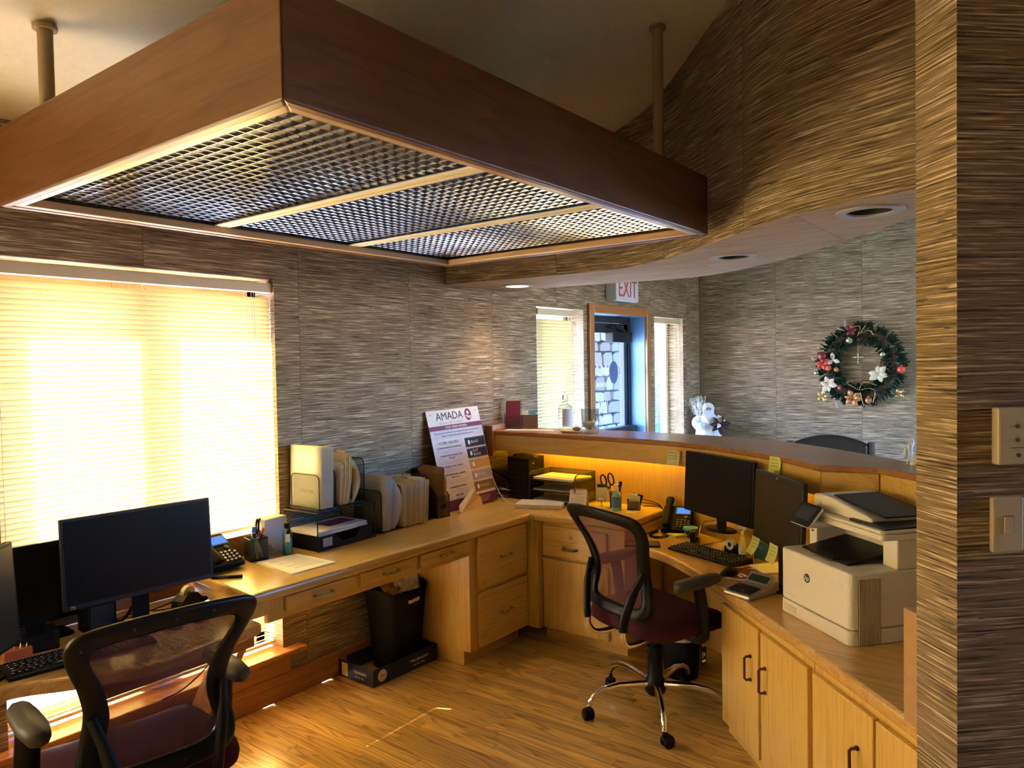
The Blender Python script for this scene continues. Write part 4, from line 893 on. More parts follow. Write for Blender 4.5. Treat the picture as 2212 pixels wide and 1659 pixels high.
# letter tray with wire rack
lt=simple('letter_tray','black plastic letter tray full of papers below the wire rack','tray',(2.325,2.905,DZ),2)
w2,d2=.172,.115
g=G(); g.box(-w2,-d2,0,w2,d2,.006); mk('tray_floor',g,'blackplastic',parent=lt)
for q in ((-w2,-d2,-w2+.004,d2),(w2-.004,-d2,w2,d2),(-w2,d2-.004,w2,d2)):
    g=G(); g.box(q[0],q[1],.004,q[2],q[3],.072); mk('tray_wall',g,'blackplastic',parent=lt,bev=.001)
g=G(); g.prism([(-w2,.004),(w2,.004),(w2,.072),(.09,.072),(.06,.03),(-.03,.026),(-.06,.060),(-.075,.066),(-w2,.066)],-d2,-d2+.004,Matrix(((1,0,0,0),(0,0,1,0),(0,1,0,0),(0,0,0,1)))); mk('tray_front',g,'blackplastic',parent=lt)
g=G(); g.box(-.145,-d2-.002,.018,-.09,-d2,.058); mk('label_plate',g,'silver',parent=lt)
sheet('paper_stack','white papers heaped in the black letter tray','paper',[(2.17,2.80),(2.485,2.82),(2.475,3.01),(2.165,3.0)],DZ+.064,'paper',5,.005)
sheet('brochure','maroon brochure lying on the papers in the letter tray','brochure',[(2.28,2.86),(2.45,2.87),(2.44,2.965),(2.27,2.955)],DZ+.090,'maroonprint',1,.002)
rk=simple('wire_rack','black wire rack standing over the letter tray','rack',(2.325,2.905,DZ),2)
for sx in (-1,1):
    for sy in (-1,1):
        g=G(); g.tube([(sx*.180,sy*.122,0),(sx*.180,sy*.122,.182)],.0028,6); mk('rack_leg',g,'blackplastic',parent=rk)
g=G(); g.tube([(-.180,-.122,.18),(.180,-.122,.18),(.180,.118,.18),(-.180,.118,.18)],.0028,6,closed=True); mk('rack_rim',g,'blackplastic',parent=rk)
for i in range(9):
    g=G(); g.tube([(-.16+i*.04,-.122,.18),(-.16+i*.04,.118,.18)],.0015,5); mk('rack_wire',g,'blackplastic',parent=rk)
# file sorters (dividers across x), folders stand in planes x = const
def sorter(label,loc,rz,xs,hs,depth,L):
    t=thing('file_sorter',label,'file sorter',loc,rz)
    g=G(); g.box(-.01,-depth/2,0,L,depth/2,.006); mk('base_plate',g,'blackplastic',parent=t)
    for x,h in zip(xs,hs):
        r_=.025; pts=[(x,-depth/2,.004),(x,-depth/2,h-r_)]+[(x,-depth/2+r_-r_*math.cos(R(a)),h-r_+r_*math.sin(R(a))) for a in (30,60,90)]+[(x,depth/2-r_+r_*math.sin(R(a)),h-r_+r_*math.cos(R(a))) for a in (0,30,60,90)]+[(x,depth/2,.004)]
        g=G(); g.tube(pts,.0024,6); dv_=mk('divider_wire',g,'blackplastic',parent=t)
        g=G(); n=len(pts); g.add(pts,[tuple(range(n))]); mk('divider_mesh',g,'wiremesh_yz',parent=t)
    return t
def folder(label,x,y0,y1,z,h,mat,tilt=0,th=.006,tab=None,group=None,bow=0,name='folder',cut=.012,par_rz=0):
    """upright folder: two leaves with paper between, in plane x=const, leaning by tilt"""
    t=thing(name,label,'folder',(x,(y0+y1)/2,z),par_rz,group); d=(y1-y0)/2; M=T(0,0,0,0,0,tilt)
    def leaf(dx,top,nm,m_,inset=0):
        g=G(); rows=[]
        for k in range(7):
            u=k/6; row=[]
            zz=u*top
            for yy in ((-d+inset),(-d+inset)*.5,0,(d-inset)*.5,d-inset):
                row.append((dx+bow*math.sin(PI*u)*(1-yy/d)*.5,yy,zz))
            rows.append(row)
        g.grid(rows,M); o=mk(nm,g,m_,parent=t,smooth=True); md=o.modifiers.new('thick','SOLIDIFY'); md.thickness=.0009; md.offset=0; return o
    leaf(-th/2,h,'back_leaf',mat); leaf(th/2,h-cut,'front_leaf',mat)
    if th>.003: leaf(0,h-cut-.006,'paper_leaf','paper',.004)
    if tab is not None:
        g=G(); g.prism([(tab-.03,h-.001),(tab+.03,h-.001),(tab+.027,h+.012),(tab-.027,h+.012)],-th/2-.0005,-th/2+.0005,M@Matrix(((0,0,1,0),(1,0,0,0),(0,1,0,0),(0,0,0,1)))); mk('tab',g,mat if mat!='folderwhite' else 'paper',parent=t)
    return t
def embossed(t,M):
    text(t,'AMADA',.026,M,'textgrey'); g=G(); g.lathe([(0,0),(.008,0),(.008,.0003),(0,.0003)],16,M@T(.052,.008,0)); mk('emblem',g,'textgrey',parent=t)
zr=DZ+.184
sorter('black mesh file sorter standing on the wire rack',(2.185,2.91,zr),2,(0.0,.10,.20,.285),(.165,.18,.20,.215),.20,.29)
for i in range(6):
    f=folder(['white presentation folder at the front of the rack sorter, lettered on its face','white presentation folder second in the rack sorter','white presentation folder third in the rack sorter','white presentation folder fourth in the rack sorter','white presentation folder fifth in the rack sorter','white presentation folder rearmost in the rack sorter, next to the pink flag'][i],2.196+i*.0125,2.80,3.035,zr+.007,.292-.001*i,'folderwhite',1.5,.005,group='white folders in the rack sorter',cut=.002)
    if i==0: embossed(f,T(-.0045,0,.07,-90,90))
g=G(); g.cb((2.285,2.875,zr+.273),(.001,.030,.022)); mk('sticky_flag',g,'pinknote',label='pink sticky flag poking up behind the white folders',cat='flag')
for i,(x,h,tl,tab,bow) in enumerate(((2.318,.205,4,None,0),(2.338,.225,5,.02,.004),(2.355,.245,6,-.045,.01),(2.385,.222,2,None,.045))):
    folder(['short manila folder beside the second divider of the rack sorter','manila folder stuffed with paper in the rack sorter','tallest manila folder with handwritten tab in the rack sorter','manila folder bowing outward at the right of the rack sorter'][i],x,2.81,3.03,zr+.007,h,'manila',tl,.013,tab,'manila folders in the rack sorter',bow)
sorter('black mesh file sorter standing on the desk between the rack and the magazine file',(2.585,2.925,DZ),2,(0.0,.145,.29,.36),(.215,.225,.235,.25),.20,.40)
for i in range(4):
    f=folder(['white folder lettered on its face at the front of the desk sorter','white folder second in the desk sorter','white folder third in the desk sorter','white folder fourth in the desk sorter'][i],2.598+i*.013,2.815,3.03,DZ+.008,.285-.002*i,'folderwhite',4.5,.006,group='white folders in the desk sorter',cut=.002)
    if i==0: embossed(f,T(.004,-.01,.075,-90,90)@T(0,0,-.006))
folder('spiral pad curling outward behind the white folders of the desk sorter',2.668,2.82,3.02,DZ+.008,.255,'paper',3,.008,None,None,.055,name='writing_pad')
for i,(x,h,tl,tab,m_) in enumerate(((2.745,.232,1,None,'manila'),(2.785,.240,2,.05,'manila'),(2.825,.238,1,-.02,'manila'),(2.855,.246,3,None,'paper'),(2.885,.240,4,.03,'manila'))):
    folder(['fat manila folder in front of the second divider of the desk sorter','manila folder with handwritten tab in the desk sorter','third manila folder in the desk sorter','white paper bundle upright among the manila folders','manila folder with yellow tab farthest right in the desk sorter'][i],x,2.80,3.02,DZ+.008,h,m_,tl,.030 if i!=3 else .012,tab,'papers in the desk sorter')
# magazine file
mf=simple('magazine_file','black mesh magazine file holding brown folders beside the poster','magazine file',(3.06,2.93,DZ),-6)
prof=[(-.11,0),(.11,0),(.11,.26),(.05,.26),(-.11,.12)]
for x in (-.045,.045):
    g=G(); g.add([(x,p[0],p[1]) for p in prof],[(0,1,2,3,4)]); mk('side_mesh',g,'wiremesh_yz',parent=mf)
    g=G(); g.tube([(x,p[0],p[1]) for p in prof],.0028,6,closed=True); mk('side_rim',g,'blackplastic',parent=mf)
g=G(); g.quad((-.045,-.11,0),(.045,-.11,0),(.045,-.11,.12),(-.045,-.11,.12)); mk('front_mesh',g,'wiremesh_xz',parent=mf)
g=G(); g.box(-.018,-.113,.05,.018,-.110,.075); mk('label_holder',g,'blackplastic',parent=mf)
g=G(); g.box(-.045,-.11,0,.045,.11,.004); mk('bottom_plate',g,'blackplastic',parent=mf)
g=G(); g.quad((-.045,.11,0),(.045,.11,0),(.045,.11,.26),(-.045,.11,.26)); mk('back_mesh',g,'wiremesh_xz',parent=mf)
for i in range(4):
    folder(['brown folder leftmost in the magazine file','brown folder second in the magazine file','brown folder third in the magazine file','brown folder rightmost in the magazine file'][i],3.036+i*.014,2.835,3.025,DZ+.006,.255+.006*i,'brownfolder',1.5,.004,None,'brown folders in the magazine file',par_rz=-6)
folder('manila folder standing low in the magazine file',3.092,2.83,3.0,DZ+.006,.215,'manila',1,.004,None,None,par_rz=-6)
# ---------------------------------------------------------------- poster board
import mathutils
BL=Vector((3.150,2.888,DZ)); BR=Vector((3.603,2.872,DZ+.010)); TL=Vector((3.082,3.040,1.325)); ux=(BR-BL).normalized(); uz=(TL-BL); uz=(uz-ux*uz.dot(ux)).normalized(); un=ux.cross(uz)
PWd,PHt=.455,.600
sg=bpy.data.objects.new('poster_board',None); C.objects.link(sg); sg.empty_display_size=.05
Mp=Matrix((( ux.x,uz.x,un.x,BL.x),(ux.y,uz.y,un.y,BL.y),(ux.z,uz.z,un.z,BL.z),(0,0,0,1))); sg.matrix_world=Mp; PM[sg.name]=Mp
tag(sg,'white award poster board with maroon bands leaning on the wall behind the magazine file','poster')
g=G(); g.box(0,0,-.004,PWd,PHt,0); mk('board',g,'signwhite',parent=sg)
def blk(x0,y0,x1,y1,mat,z=.0008,nm='print_block'): 
    g=G(); g.box(x0,y0,0,x1,y1,z); return mk(nm,g,mat,parent=sg)
blk(0,.478,PWd,.505,'maroonprint'); blk(0,.425,PWd,.478,'lavender'); blk(0,0,PWd,.062,'maroonprint')
text(sg,'AMADA',.066,T(.072,.538,.001),'textdark','LEFT',1.0); text(sg,'SENIOR CARE',.022,T(.09,.511,.001),'greyprint','LEFT',1.5)
text(sg,'•TOP PERFORMER•',.019,T(PWd/2,.4845,.0012),'textwhite',sx=1.25)
text(sg,'The mission of Amada Senior Care is focused in the lives of our clients, their',.0125,T(PWd/2,.456,.0012),'textdark'); text(sg,'families, our staff and the senior community we serve.',.0125,T(PWd/2,.438,.0012),'textdark')
g=G(); g.lathe([(0,.0006),(.030,.0006),(.030,.0012),(0,.0012)],28,T(.352,.555,0)@Matrix.Diagonal((.95,1.25,1,1))); mk('emblem',g,'maroonprint',parent=sg)
g=G(); g.sph((.352,.567,.0012),.010,10,6,sc=(1,1.1,.05)); mk('emblem_heart',g,'textwhite',parent=sg)
g=G(); g.tube(smoothpath([(.330,.545,.0013),(.345,.550,.0013),(.357,.541,.0013),(.374,.545,.0013)],4),.0028,6,flat=.1); g.tube(smoothpath([(.335,.536,.0013),(.348,.540,.0013),(.360,.532,.0013),(.372,.537,.0013)],4),.002,6,flat=.1); mk('emblem_hands',g,'textwhite',parent=sg)
text(sg,'•CORE VALUES•',.023,T(.135,.393,.0008),'textdark',sx=1.1)
yy=.367
for ttl,n in (('COMPASSIONATE & CHARITABLE',2),('COMPETITIVELY DRIVEN TO BE\nTHE BEST',2),('URGENCY IN ALL THINGS',2),('ENTREPRENEURIAL FARMER\nMENTALITY',3),('CONFIDENTLY HUMBLE',2),('GRATEFUL',2)):
    for ln in ttl.split('\n'): text(sg,ln,.0145,T(.135,yy,.0008),'textmaroon',sx=.95); yy-=.0165
    for k in range(n):
        w_=.105-.03*(k==n-1); blk(.135-w_,yy+.003,.135+w_,yy+.0045,'textgrey',.0006,'print_line'); yy-=.010
    yy-=.012
for i,(nm,mt,tm) in enumerate((('BLACK','textdark','textwhite'),('FLAT\nBLACK','navy','textwhite'),('GOLD','goldprint','manila'),('SILVER','greyprint','signwhite'),('BRONZE','bronzeprint','manila'))):
    y1=.412-i*.0685; blk(.275,y1-.060,PWd-.003,y1,mt)
    for q in ((.279,y1-.0565,PWd-.007,y1-.0558),(.279,y1-.0042,PWd-.007,y1-.0035)): blk(*q,'signwhite',.0011,'print_line')
    g=G(); g.lathe([(0,.0008),(.013,.0008),(.013,.0013),(0,.0013)],18,T(.307,y1-.031,0)@Matrix.Diagonal((.75,1.15,1,1))); mk('emblem',g,'textwhite',parent=sg)
    ls=nm.split('\n')
    for k,s_ in enumerate(ls): text(sg,s_,.023,T(.325,y1-.038+(.012 if len(ls)==2 else 0)-k*.022,.0012),tm,'LEFT',.95)
for k in range(4): blk(.30,.042-k*.009,.40-.01*k,.0435-k*.009,'signwhite',.0011,'print_line')
for x in (.03,.425):
    g=G(); g.lathe([(0,.0),(.004,0),(.004,.002),(0,.002)],10,T(x,.575,0)); mk('hole_grommet',g,'textgrey',parent=sg)
# folded gold card
gc=simple('folded_card','folded white and gold foil card propped against the poster','card',(3.31,2.845,DZ),-4)
g=G(); g.add([(-.10,-.03,0),(.11,0,0),(.115,.03,.055),(.06,.025,.10),(-.09,.02,.012)],[(0,1,2,3)]); g.add([(-.12,-.03,.005),(-.10,-.032,0),(.06,.023,.10),(.035,.02,.115),(-.115,-.02,.04)],[(0,1,2,3,4)],mi=1)
o=mk('card_leaf',g,['goldprint','paper'],parent=gc); md=o.modifiers.new('s','SOLIDIFY'); md.thickness=.0012
# ---------------------------------------------------------------- low desk small things
t=simple('tape_dispenser','black tape dispenser with white roll on the low desk','tape dispenser',(1.575,2.87,LZ),15)
g=G(); g.prism([(-.07,0),(.07,0),(.07,.018),(.045,.022),(.02,.05),(-.03,.055),(-.06,.03)],-.03,.03,T(0,0,0,0,90)); mk('body',g,'blackplastic',parent=t,bev=.004)
g=G(); g.lathe([(.012,-.010),(.030,-.010),(.030,.010),(.012,.010),(.012,-.010)],20,T(-.008,-.0,.05,0,90),cap=False); mk('tape_roll',g,'white',parent=t)
g=G(); g.box(.05,-.012,.022,.072,.012,.026); mk('cutter',g,'chrome',parent=t)
def stapler(label,loc,rz,mat,s=1):
    t=thing('stapler',label,'stapler',loc,rz); g=G(); g.box(-.075*s,-.018*s,0,.075*s,.018*s,.010*s); mk('base',g,'blackplastic',parent=t,bev=.003)
    g=G(); g.prism([(-.075*s,.035*s),(.07*s,.018*s),(.08*s,.026*s),(.075*s,.040*s),(.0,.062*s),(-.06*s,.064*s),(-.078*s,.052*s)],-.015*s,.015*s,T(0,0,0,0,90)); mk('arm',g,mat,parent=t,bev=.005)
    g=G(); g.box(-.07*s,-.010*s,.008*s,-.045*s,.010*s,.04*s); mk('hinge',g,'blackplastic',parent=t); return t
stapler('red stapler on the low desk seen through the chair mesh',(1.52,2.67,LZ),40,'red',.8)
stapler('black stapler in front of the wire riser on the curved worktop',(3.66,1.60,LZ),15,'blackplastic',1.05)
t=simple('desk_organizer','black mesh organizer with paper clips on the low desk','organizer',(1.02,2.86,LZ),-10); meshcup(t,.055,.045,.062)
sheet('paper_sheet','loose white sheet under the wide monitor','paper',[(1.10,2.72),(1.22,2.70),(1.24,2.76),(1.12,2.78)],LZ,'paper')
t=simple('clip_box','small orange box of binder clips at the left of the low desk','box',(.945,2.83,LZ),-8)
g=G(); g.box(-.04,-.022,0,.04,.022,.03); mk('carton',g,'orange',parent=t,bev=.001)
for k in range(4):
    g=G(); g.tube([(-.03+k*.018,-.01,.03),(-.026+k*.018,0,.043),(-.02+k*.018,.01,.03)],.0016,5); mk('binder_clip',g,'chrome',parent=t)
t=simple('docking_station','black docking block under the wide monitor','electronics',(1.225,2.885,LZ),-3); g=G(); g.box(-.05,-.05,0,.05,.05,.115); mk('body',g,'blackplastic',parent=t,bev=.004); g=G(); g.box(-.04,-.0515,.01,.04,-.05,.10); mk('front_panel',g,'darkgrey',parent=t)
def cable(label,pts,r=.0028,mat='blackplastic',name='cable'):
    g=G(); g.tube(smoothpath(pts,6),r,6); return mk(name,g,mat,label=label,cat='cable',smooth=True)
for i,(p,lb) in enumerate((([(1.22,2.92,LZ+.004),(1.30,2.85,LZ+.02),(1.36,2.84,LZ+.11),(1.38,2.83,LZ+.16)],'thick black cable hanging from the wide monitor'),([(1.2,2.96,LZ+.004),(1.35,2.90,LZ+.006),(1.55,2.95,LZ+.004),(1.63,2.99,LZ+.004)],'thin black cable along the back of the low desk'),([(1.22,2.90,LZ+.004),(1.38,2.93,LZ+.007),(1.5,2.88,LZ+.004),(1.6,2.93,LZ+.004)],'black cable crossing the low desk behind the monitor post'))):
    cable(lb,p,.006 if i==0 else .0025)
cable('thin black cable dangling below the worktop before the lower window',[(1.78,2.99,.60),(1.77,2.97,.50),(1.72,2.95,.36),(1.60,2.96,.27),(1.5,2.97,.248)],.003)
# ---------------------------------------------------------------- wastebasket in its paper-box lid
lid=simple('box_lid','upturned navy paper carton lid on the floor under the worktop','box lid',(2.68,2.895,0),-1)
lw_,ld_=.225,.135; h_=.088
g=G(); g.box(-lw_,-ld_,0,lw_,ld_,.003); mk('lid_panel',g,'kraft',parent=lid)
for q in ((-lw_,-ld_,lw_,-ld_+.003),(-lw_,ld_-.003,lw_,ld_),(-lw_,-ld_,-lw_+.003,ld_),(lw_-.003,-ld_,lw_,ld_)):
    g=G(); g.box(q[0],q[1],.0,q[2],q[3],h_); mk('lid_side',g,'navy',parent=lid)
text(lid,'HAMMERMILL',.022,T(.09,-ld_-.0006,.058,180,90)@Matrix.Rotation(PI,4,'X')@T(0,0,0),'textwhite',sx=1.05); 
text(lid,'Paper for Life',.015,T(.09,-ld_-.0006,.030,180,90)@Matrix.Rotation(PI,4,'X'),'textwhite')
text(lid,'HAMMERMILL',.020,T(-lw_-.0006,-.035,.058,90,90)@Matrix.Rotation(PI,4,'X'),'textwhite',sx=.8)
text(lid,'Paper for Life',.013,T(-lw_-.0006,-.03,.030,90,90)@Matrix.Rotation(PI,4,'X'),'textwhite')
g=G(); g.lathe([(0,0),(.030,0),(.030,.0008),(0,.0008)],24,T(-.165,-ld_,.046,0,90)); mk('round_seal',g,'folderwhite',parent=lid); text(lid,'99.9',.016,T(-.165,-ld_-.0012,.041,0,90),'navy')
g=G(); g.box(-lw_-.0008,.06,.012,-lw_,.105,.078); mk('yellow_sticker',g,'yellow',parent=lid)
wb=simple('wastebasket','tall black wastebasket full of paper standing in the box lid','wastebasket',(2.742,2.895,.004),3)
g=G(); rows=[]
for z,sx_,sy_ in ((0,.105,.085),(.01,.11,.09),(.37,.145,.112),(.395,.150,.117),(.40,.147,.114),(.37,.140,.107),(.012,.10,.08)):
    rows.append([(sx_*math.copysign(abs(math.cos(a))**.35,math.cos(a)),sy_*math.copysign(abs(math.sin(a))**.35,math.sin(a)),z+(.03*((math.cos(a))**2) if z>.36 else 0)) for a in [2*PI*j/32 for j in range(32)]])
g.grid(rows,closed=True); g.add(rows[0],[tuple(range(31,-1,-1))]); mk('bin',g,'blackmatte',parent=wb,smooth=True)
g=G(); g.prism(rrect(-.045,-.012,.045,.012,.011),-.001,.001,T(.02,-.1105,.352,0,86)); mk('hand_slot',g,'folderwhite',parent=wb)
for i,(x,y,z,a,b,m_,lb) in enumerate(((-.03,.0,.415,20,35,'kraft','brown cardboard flap thrown into the wastebasket'),(.07,-.01,.42,-15,50,'paper','crumpled white paper sticking out of the wastebasket'),(.04,.03,.41,60,70,'manila','tan envelope poking out of the wastebasket'))):
    t=thing('paper_scrap',lb,'paper',(2.742+x,2.895+y,.004+z),a,'papers in the wastebasket'); g=G(); M=T(0,0,0,0,b); rows=[[(-.075+.15*i_/6,-.05+.1*j/4,.008*math.sin(i_*1.3+j*2+i)) for i_ in range(7)] for j in range(5)]; g.grid(rows,M); o=mk('leaf',g,m_,parent=t); md=o.modifiers.new('s','SOLIDIFY'); md.thickness=.0012
# ================================================================ return desk
for i,(x,y,rz,lb) in enumerate(((3.765,2.79,-10,'front one of two black computer towers on the corner worktop'),(3.878,2.835,-10,'rear one of two black computer towers on the corner worktop'))):
    t=thing('computer_tower',lb,'computer',(x,y,DZ),rz,'black computer towers under the bar'); h=.262
    # wide perforated side faces the camera, shiny front to the right (local -y)
    w_=.095
    g=G(); g.box(-w_/2,-.085,0,w_/2,.095,h); mk('case',g,'blackmatte',parent=t,bev=.003)
    g=G(); g.box(-w_/2,-.10,0,w_/2,-.085,h); fp=mk('front_panel',g,'blackplastic',parent=t,bev=.004)
    for a_ in range(8):
        g=G(); g.box(-w_/2-.0015,-.075,.02+a_*.029,-w_/2,.085,.022+a_*.029); mk('vent_rib',g,'darkgrey',parent=t)
    g=G(); g.lathe([(0,0),(.007,0),(.007,.001),(0,.001)],12,T(-.01,-.1005,h-.03,0,90)); mk('power_badge',g,'silver',parent=fp)
    g=G(); g.box(-.03,-.1015,.10,.03,-.1,.106); mk('drive_slot',g,'silver',parent=fp)
# 3-tier mesh letter tray
mt=simple('mesh_tray','three-tier black mesh letter tray with white papers under the bar','tray',(3.80,2.52,DZ),-90)
w_,d_=.165,.115
for k,z in enumerate((.012,.075,.138)):
    g=G(); g.box(-w_,-d_,z,w_,d_,z+.003); mk('shelf',g,'wiremesh_xy',parent=mt)
    g=G(); g.tube([(-w_,-d_,z),(w_,-d_,z),(w_,d_,z),(-w_,d_,z)],.0025,6,closed=True); mk('shelf_rim',g,'blackplastic',parent=mt)
for x in (-w_,w_):
    g=G(); g.quad((x,-d_,0),(x,d_,0),(x,d_,.185),(x,-d_,.185)); mk('side_mesh',g,'wiremesh_yz',parent=mt)
    g=G(); g.tube([(x,-d_,0),(x,-d_,.17),(x,-d_+.02,.187),(x,d_,.187),(x,d_,0)],.003,6); mk('side_rim',g,'greyplastic',parent=mt)
g=G(); g.quad((-w_,d_,.06),(w_,d_,.06),(w_,d_,.187),(-w_,d_,.187)); mk('back_mesh',g,'wiremesh_xz',parent=mt)
g=G(); g.tube([(-w_,d_,.187),(w_,d_,.187)],.003,6); mk('back_rim',g,'greyplastic',parent=mt)
for z,m_,lb,n in ((.142,'paper','white paper pile on the top tier of the mesh tray',4),(.079,'folderwhite','grey paper on the middle tier of the mesh tray',2),(.016,'folderwhite','grey paper on the bottom tier of the mesh tray',2)):
    sheet('paper_stack',lb,'paper',[(3.695,2.37),(3.90,2.37),(3.90,2.665),(3.695,2.665)],DZ+z,m_,n,.004,group='papers in the mesh tray')
nb=simple('notebook','open-edged cream spiral planner lying on the corner worktop','notebook',(3.595,2.54,DZ),-68)
g=G(); g.box(-.14,-.085,0,.14,.085,.004); mk('back_cover',g,'manila',parent=nb)
g=G(); g.box(-.138,-.083,.004,.138,.083,.022); mk('page_block',g,'paper',parent=nb)
g=G(); g.box(-.14,-.085,.022,.14,.085,.025); mk('front_cover',g,'folderwhite',parent=nb,bev=.001)
for k in range(20):
    g=G() if k==0 else g; g.tube([( -.13+k*.0137,-.085+.012*math.cos(a),.013+.014*math.sin(a)) for a in [2*PI*i/10 for i in range(10)]],.0011,4,closed=True)
mk('spiral',g,'nickel',parent=nb)
cal=simple('desk_calendar','small cream tent calendar with wire binding on the corner worktop','calendar',(3.695,2.335,DZ),-75)
for s_,nm in ((1,'front_leaf'),(-1,'back_leaf')):
    g=G(); g.add([(-.052,-s_*.038,0),(.052,-s_*.038,0),(.052,0,.105),(-.052,0,.105)],[(0,1,2,3)]); o=mk(nm,g,'palenote' if s_<0 else 'paper',parent=cal); md=o.modifiers.new('s','SOLIDIFY'); md.thickness=.002
g=G()
for k in range(12): g.tube([(-.044+k*.008,.005*math.cos(a),.105+.005*math.sin(a)) for a in [2*PI*i/8 for i in range(8)]],.0009,4,closed=True)
mk('binding',g,'brass',parent=cal)
Mc=T(0,-.0395,0,0,90-20)
text(cal,'November',.014,Mc@T(0,.085,.0012),'textgrey')
for k in range(5):
    for j in range(7):
        if k==0 and j<2: continue
        g=G() if (k,j)==(0,2) else g; g.box(-.038+j*.012,.064-k*.012,.001,-.033+j*.012,.068-k*.012,.0016,Mc)
mk('date_print',g,'textgrey',parent=cal)
ps=simple('phone_stand','white and silver phone stand on the corner worktop','phone stand',(3.765,2.225,DZ),-68)
g=G(); g.prism(rrect(-.045,-.05,.045,.03,.006),0,.004); g.prism(rrect(-.034,-.040,.034,.018,.006),.004,.0045,mi=1); mk('base_plate',g,['silver','manila'],parent=ps)
g=G(); g.tube([(0,.02,.004),(0,.02,.05)],.006,8); g.cb((0,.016,.05),(.03,.012,.014)); mk('hinge_post',g,'chrome',parent=ps)
g=G(); g.prism(rrect(-.033,.02,.033,.13,.008),-.003,.003,T(0,.012,.01,0,74)); mk('back_plate',g,'folderwhite',parent=ps)
g=G(); g.prism(rrect(-.028,.105,.028,.124,.003),.003,.0036,T(0,.012,.01,0,74)); mk('grip_pad',g,'darkgrey',parent=ps)
pc=simple('pen_pot','dark green round pen pot beside the blue sanitizer bottle','cup',(3.815,2.155,DZ)); g=G(); g.lathe([(0,0),(.034,0),(.036,.09),(.033,.09),(.031,.004)],20,cap=False); mk('pot',g,'darkgreen',parent=pc,smooth=True)
scissors('grey-handled scissors standing in the green pen pot',(3.80,2.165,DZ+.01),-70,'greyplastic',-12,1.15)
stick('pen','white pen standing in the green pen pot',(3.82,2.15,DZ+.008),(3.825,2.148,DZ+.15),.005,'white','white',group='pens in the green pot')
stick('pen','blue pen standing in the green pen pot',(3.825,2.16,DZ+.008),(3.83,2.155,DZ+.146),.0045,'folderwhite','navy',group='pens in the green pot')
stick('marker','thick black marker standing in the green pen pot',(3.81,2.145,DZ+.008),(3.82,2.122,DZ+.155),.009,'darkgrey','blackplastic',group='pens in the green pot')
bottle('hand_sanitizer','blue-labelled pump bottle of hand sanitizer on the corner worktop','bottle',(3.735,2.105,DZ),[(0,0),(.026,0),(.028,.006),(.028,.086),(.022,.104),(.011,.112),(.011,.118)],None,'paleblue','skyblue','white',[(.013,.114),(.014,.116),(.013,.130),(.006,.132),(.006,.142),(.012,.144),(.014,.152),(0,.154)],(150,290,.020,.082,.0285),'bluelabel')
ch=simple('card_caddy','black wire caddy stuffed with cards and a pouch on the corner worktop','caddy',(3.805,2.03,DZ),-72); meshcup(ch,.034,.03,.062)
for i,(x,a,m_,lb) in enumerate(((-.01,20,'folderwhite','white business card standing askew in the wire caddy'),(.012,-15,'paper','folded white card at the front of the wire caddy'),(.004,40,'blackplastic','black zip pouch sticking out of the wire caddy'))):
    t=thing('card',lb,'card',(3.805+x,2.03+x*.5,DZ+.008),-72,'cards in the wire caddy'); g=G(); g.box(-.03,-.001-.004*(i==2),0,.03,.001+.004*(i==2),.085,T(0,.008*(i-1),0,0,12-10*i,a*.4)); mk('card_leaf',g,m_,parent=t)
co_=simple('coaster','round cork coaster on the corner worktop beside the step','coaster',(3.735,2.005,DZ)); g=G(); g.lathe([(0,0),(.046,0),(.046,.004),(0,.004)],28); mk('disc',g,'manila',parent=co_); g=G(); g.lathe([(.040,.004),(.041,.0045),(.042,.004)],28,cap=False); mk('ring_print',g,'bronze',parent=co_)
cable('beige charging cable trailing from the poster over the corner worktop edge',[(3.60,2.99,.99),(3.62,2.95,.93),(3.62,2.88,.80),(3.60,2.80,DZ+.004),(3.52,2.66,DZ+.003),(3.45,2.52,DZ+.004),(3.395,2.475,DZ+.006),(3.385,2.455,.70),(3.39,2.445,.58),(3.425,2.435,.50),(3.44,2.41,.475)],.0032,'cord_white')
for i in range(9):
    r3=random.Random(i+20); c0=Vector((3.73+r3.uniform(-.06,.02),2.93+r3.uniform(-.04,.06),DZ+.012+i*.006)); rr=.035+.02*r3.random(); tl=r3.uniform(-.6,.6)
    g=G(); g.tube([tuple(c0+Vector((rr*math.cos(a)*.9,rr*math.sin(a),rr*(math.sin(a)*tl*.4+.35*abs(math.cos(a)))))) for a in [2*PI*j/18 for j in range(18)]],.003,5,closed=True)
    mk('cable_loop',g,'cord_white' if i%3==0 else 'blackplastic',label='tangled cable loop heaped behind the computer towers at the wall',cat='cable',group='tangled cables by the wall')
cable('black power cable slanting down from the wall to the towers',[(3.62,3.03,.97),(3.70,3.0,.92),(3.80,2.96,.85),(3.86,2.95,.80)],.005)
# ================================================================ printer
pr=simple('printer','large off-white laser printer with tilted touch screen on the low worktop','printer',(2.88,.62,LZ),-129.7)
g=G(); g.prism(rrect(-.195,-.20,.205,.195,.022,5),.052,.243); mk('body',g,'printerwhite',parent=pr,bev=.008,seg=3)
g=G(); g.prism(rrect(-.195,-.202,.205,.195,.022,5),.0,.050); dr_=mk('paper_drawer',g,'printerwhite',parent=pr,bev=.003)
g=G(); g.box(-.17,-.2035,.012,-.095,-.2015,.036); mk('drawer_pull',g,'ivory',parent=dr_,bev=.001)
g=G(); g.box(.2040,-.172,.004,.2052,-.084,.222); mk('vent_shade_panel',g,'greyplastic',parent=pr)  # dark sheet behind the ribs paints the shade between them
for k in range(13):
    y=-.170+k*.0066
    g=G(); g.box(.204,y,.004,.2085,y+.0036,.222); mk('vent_rib',g,'ivory',parent=pr)
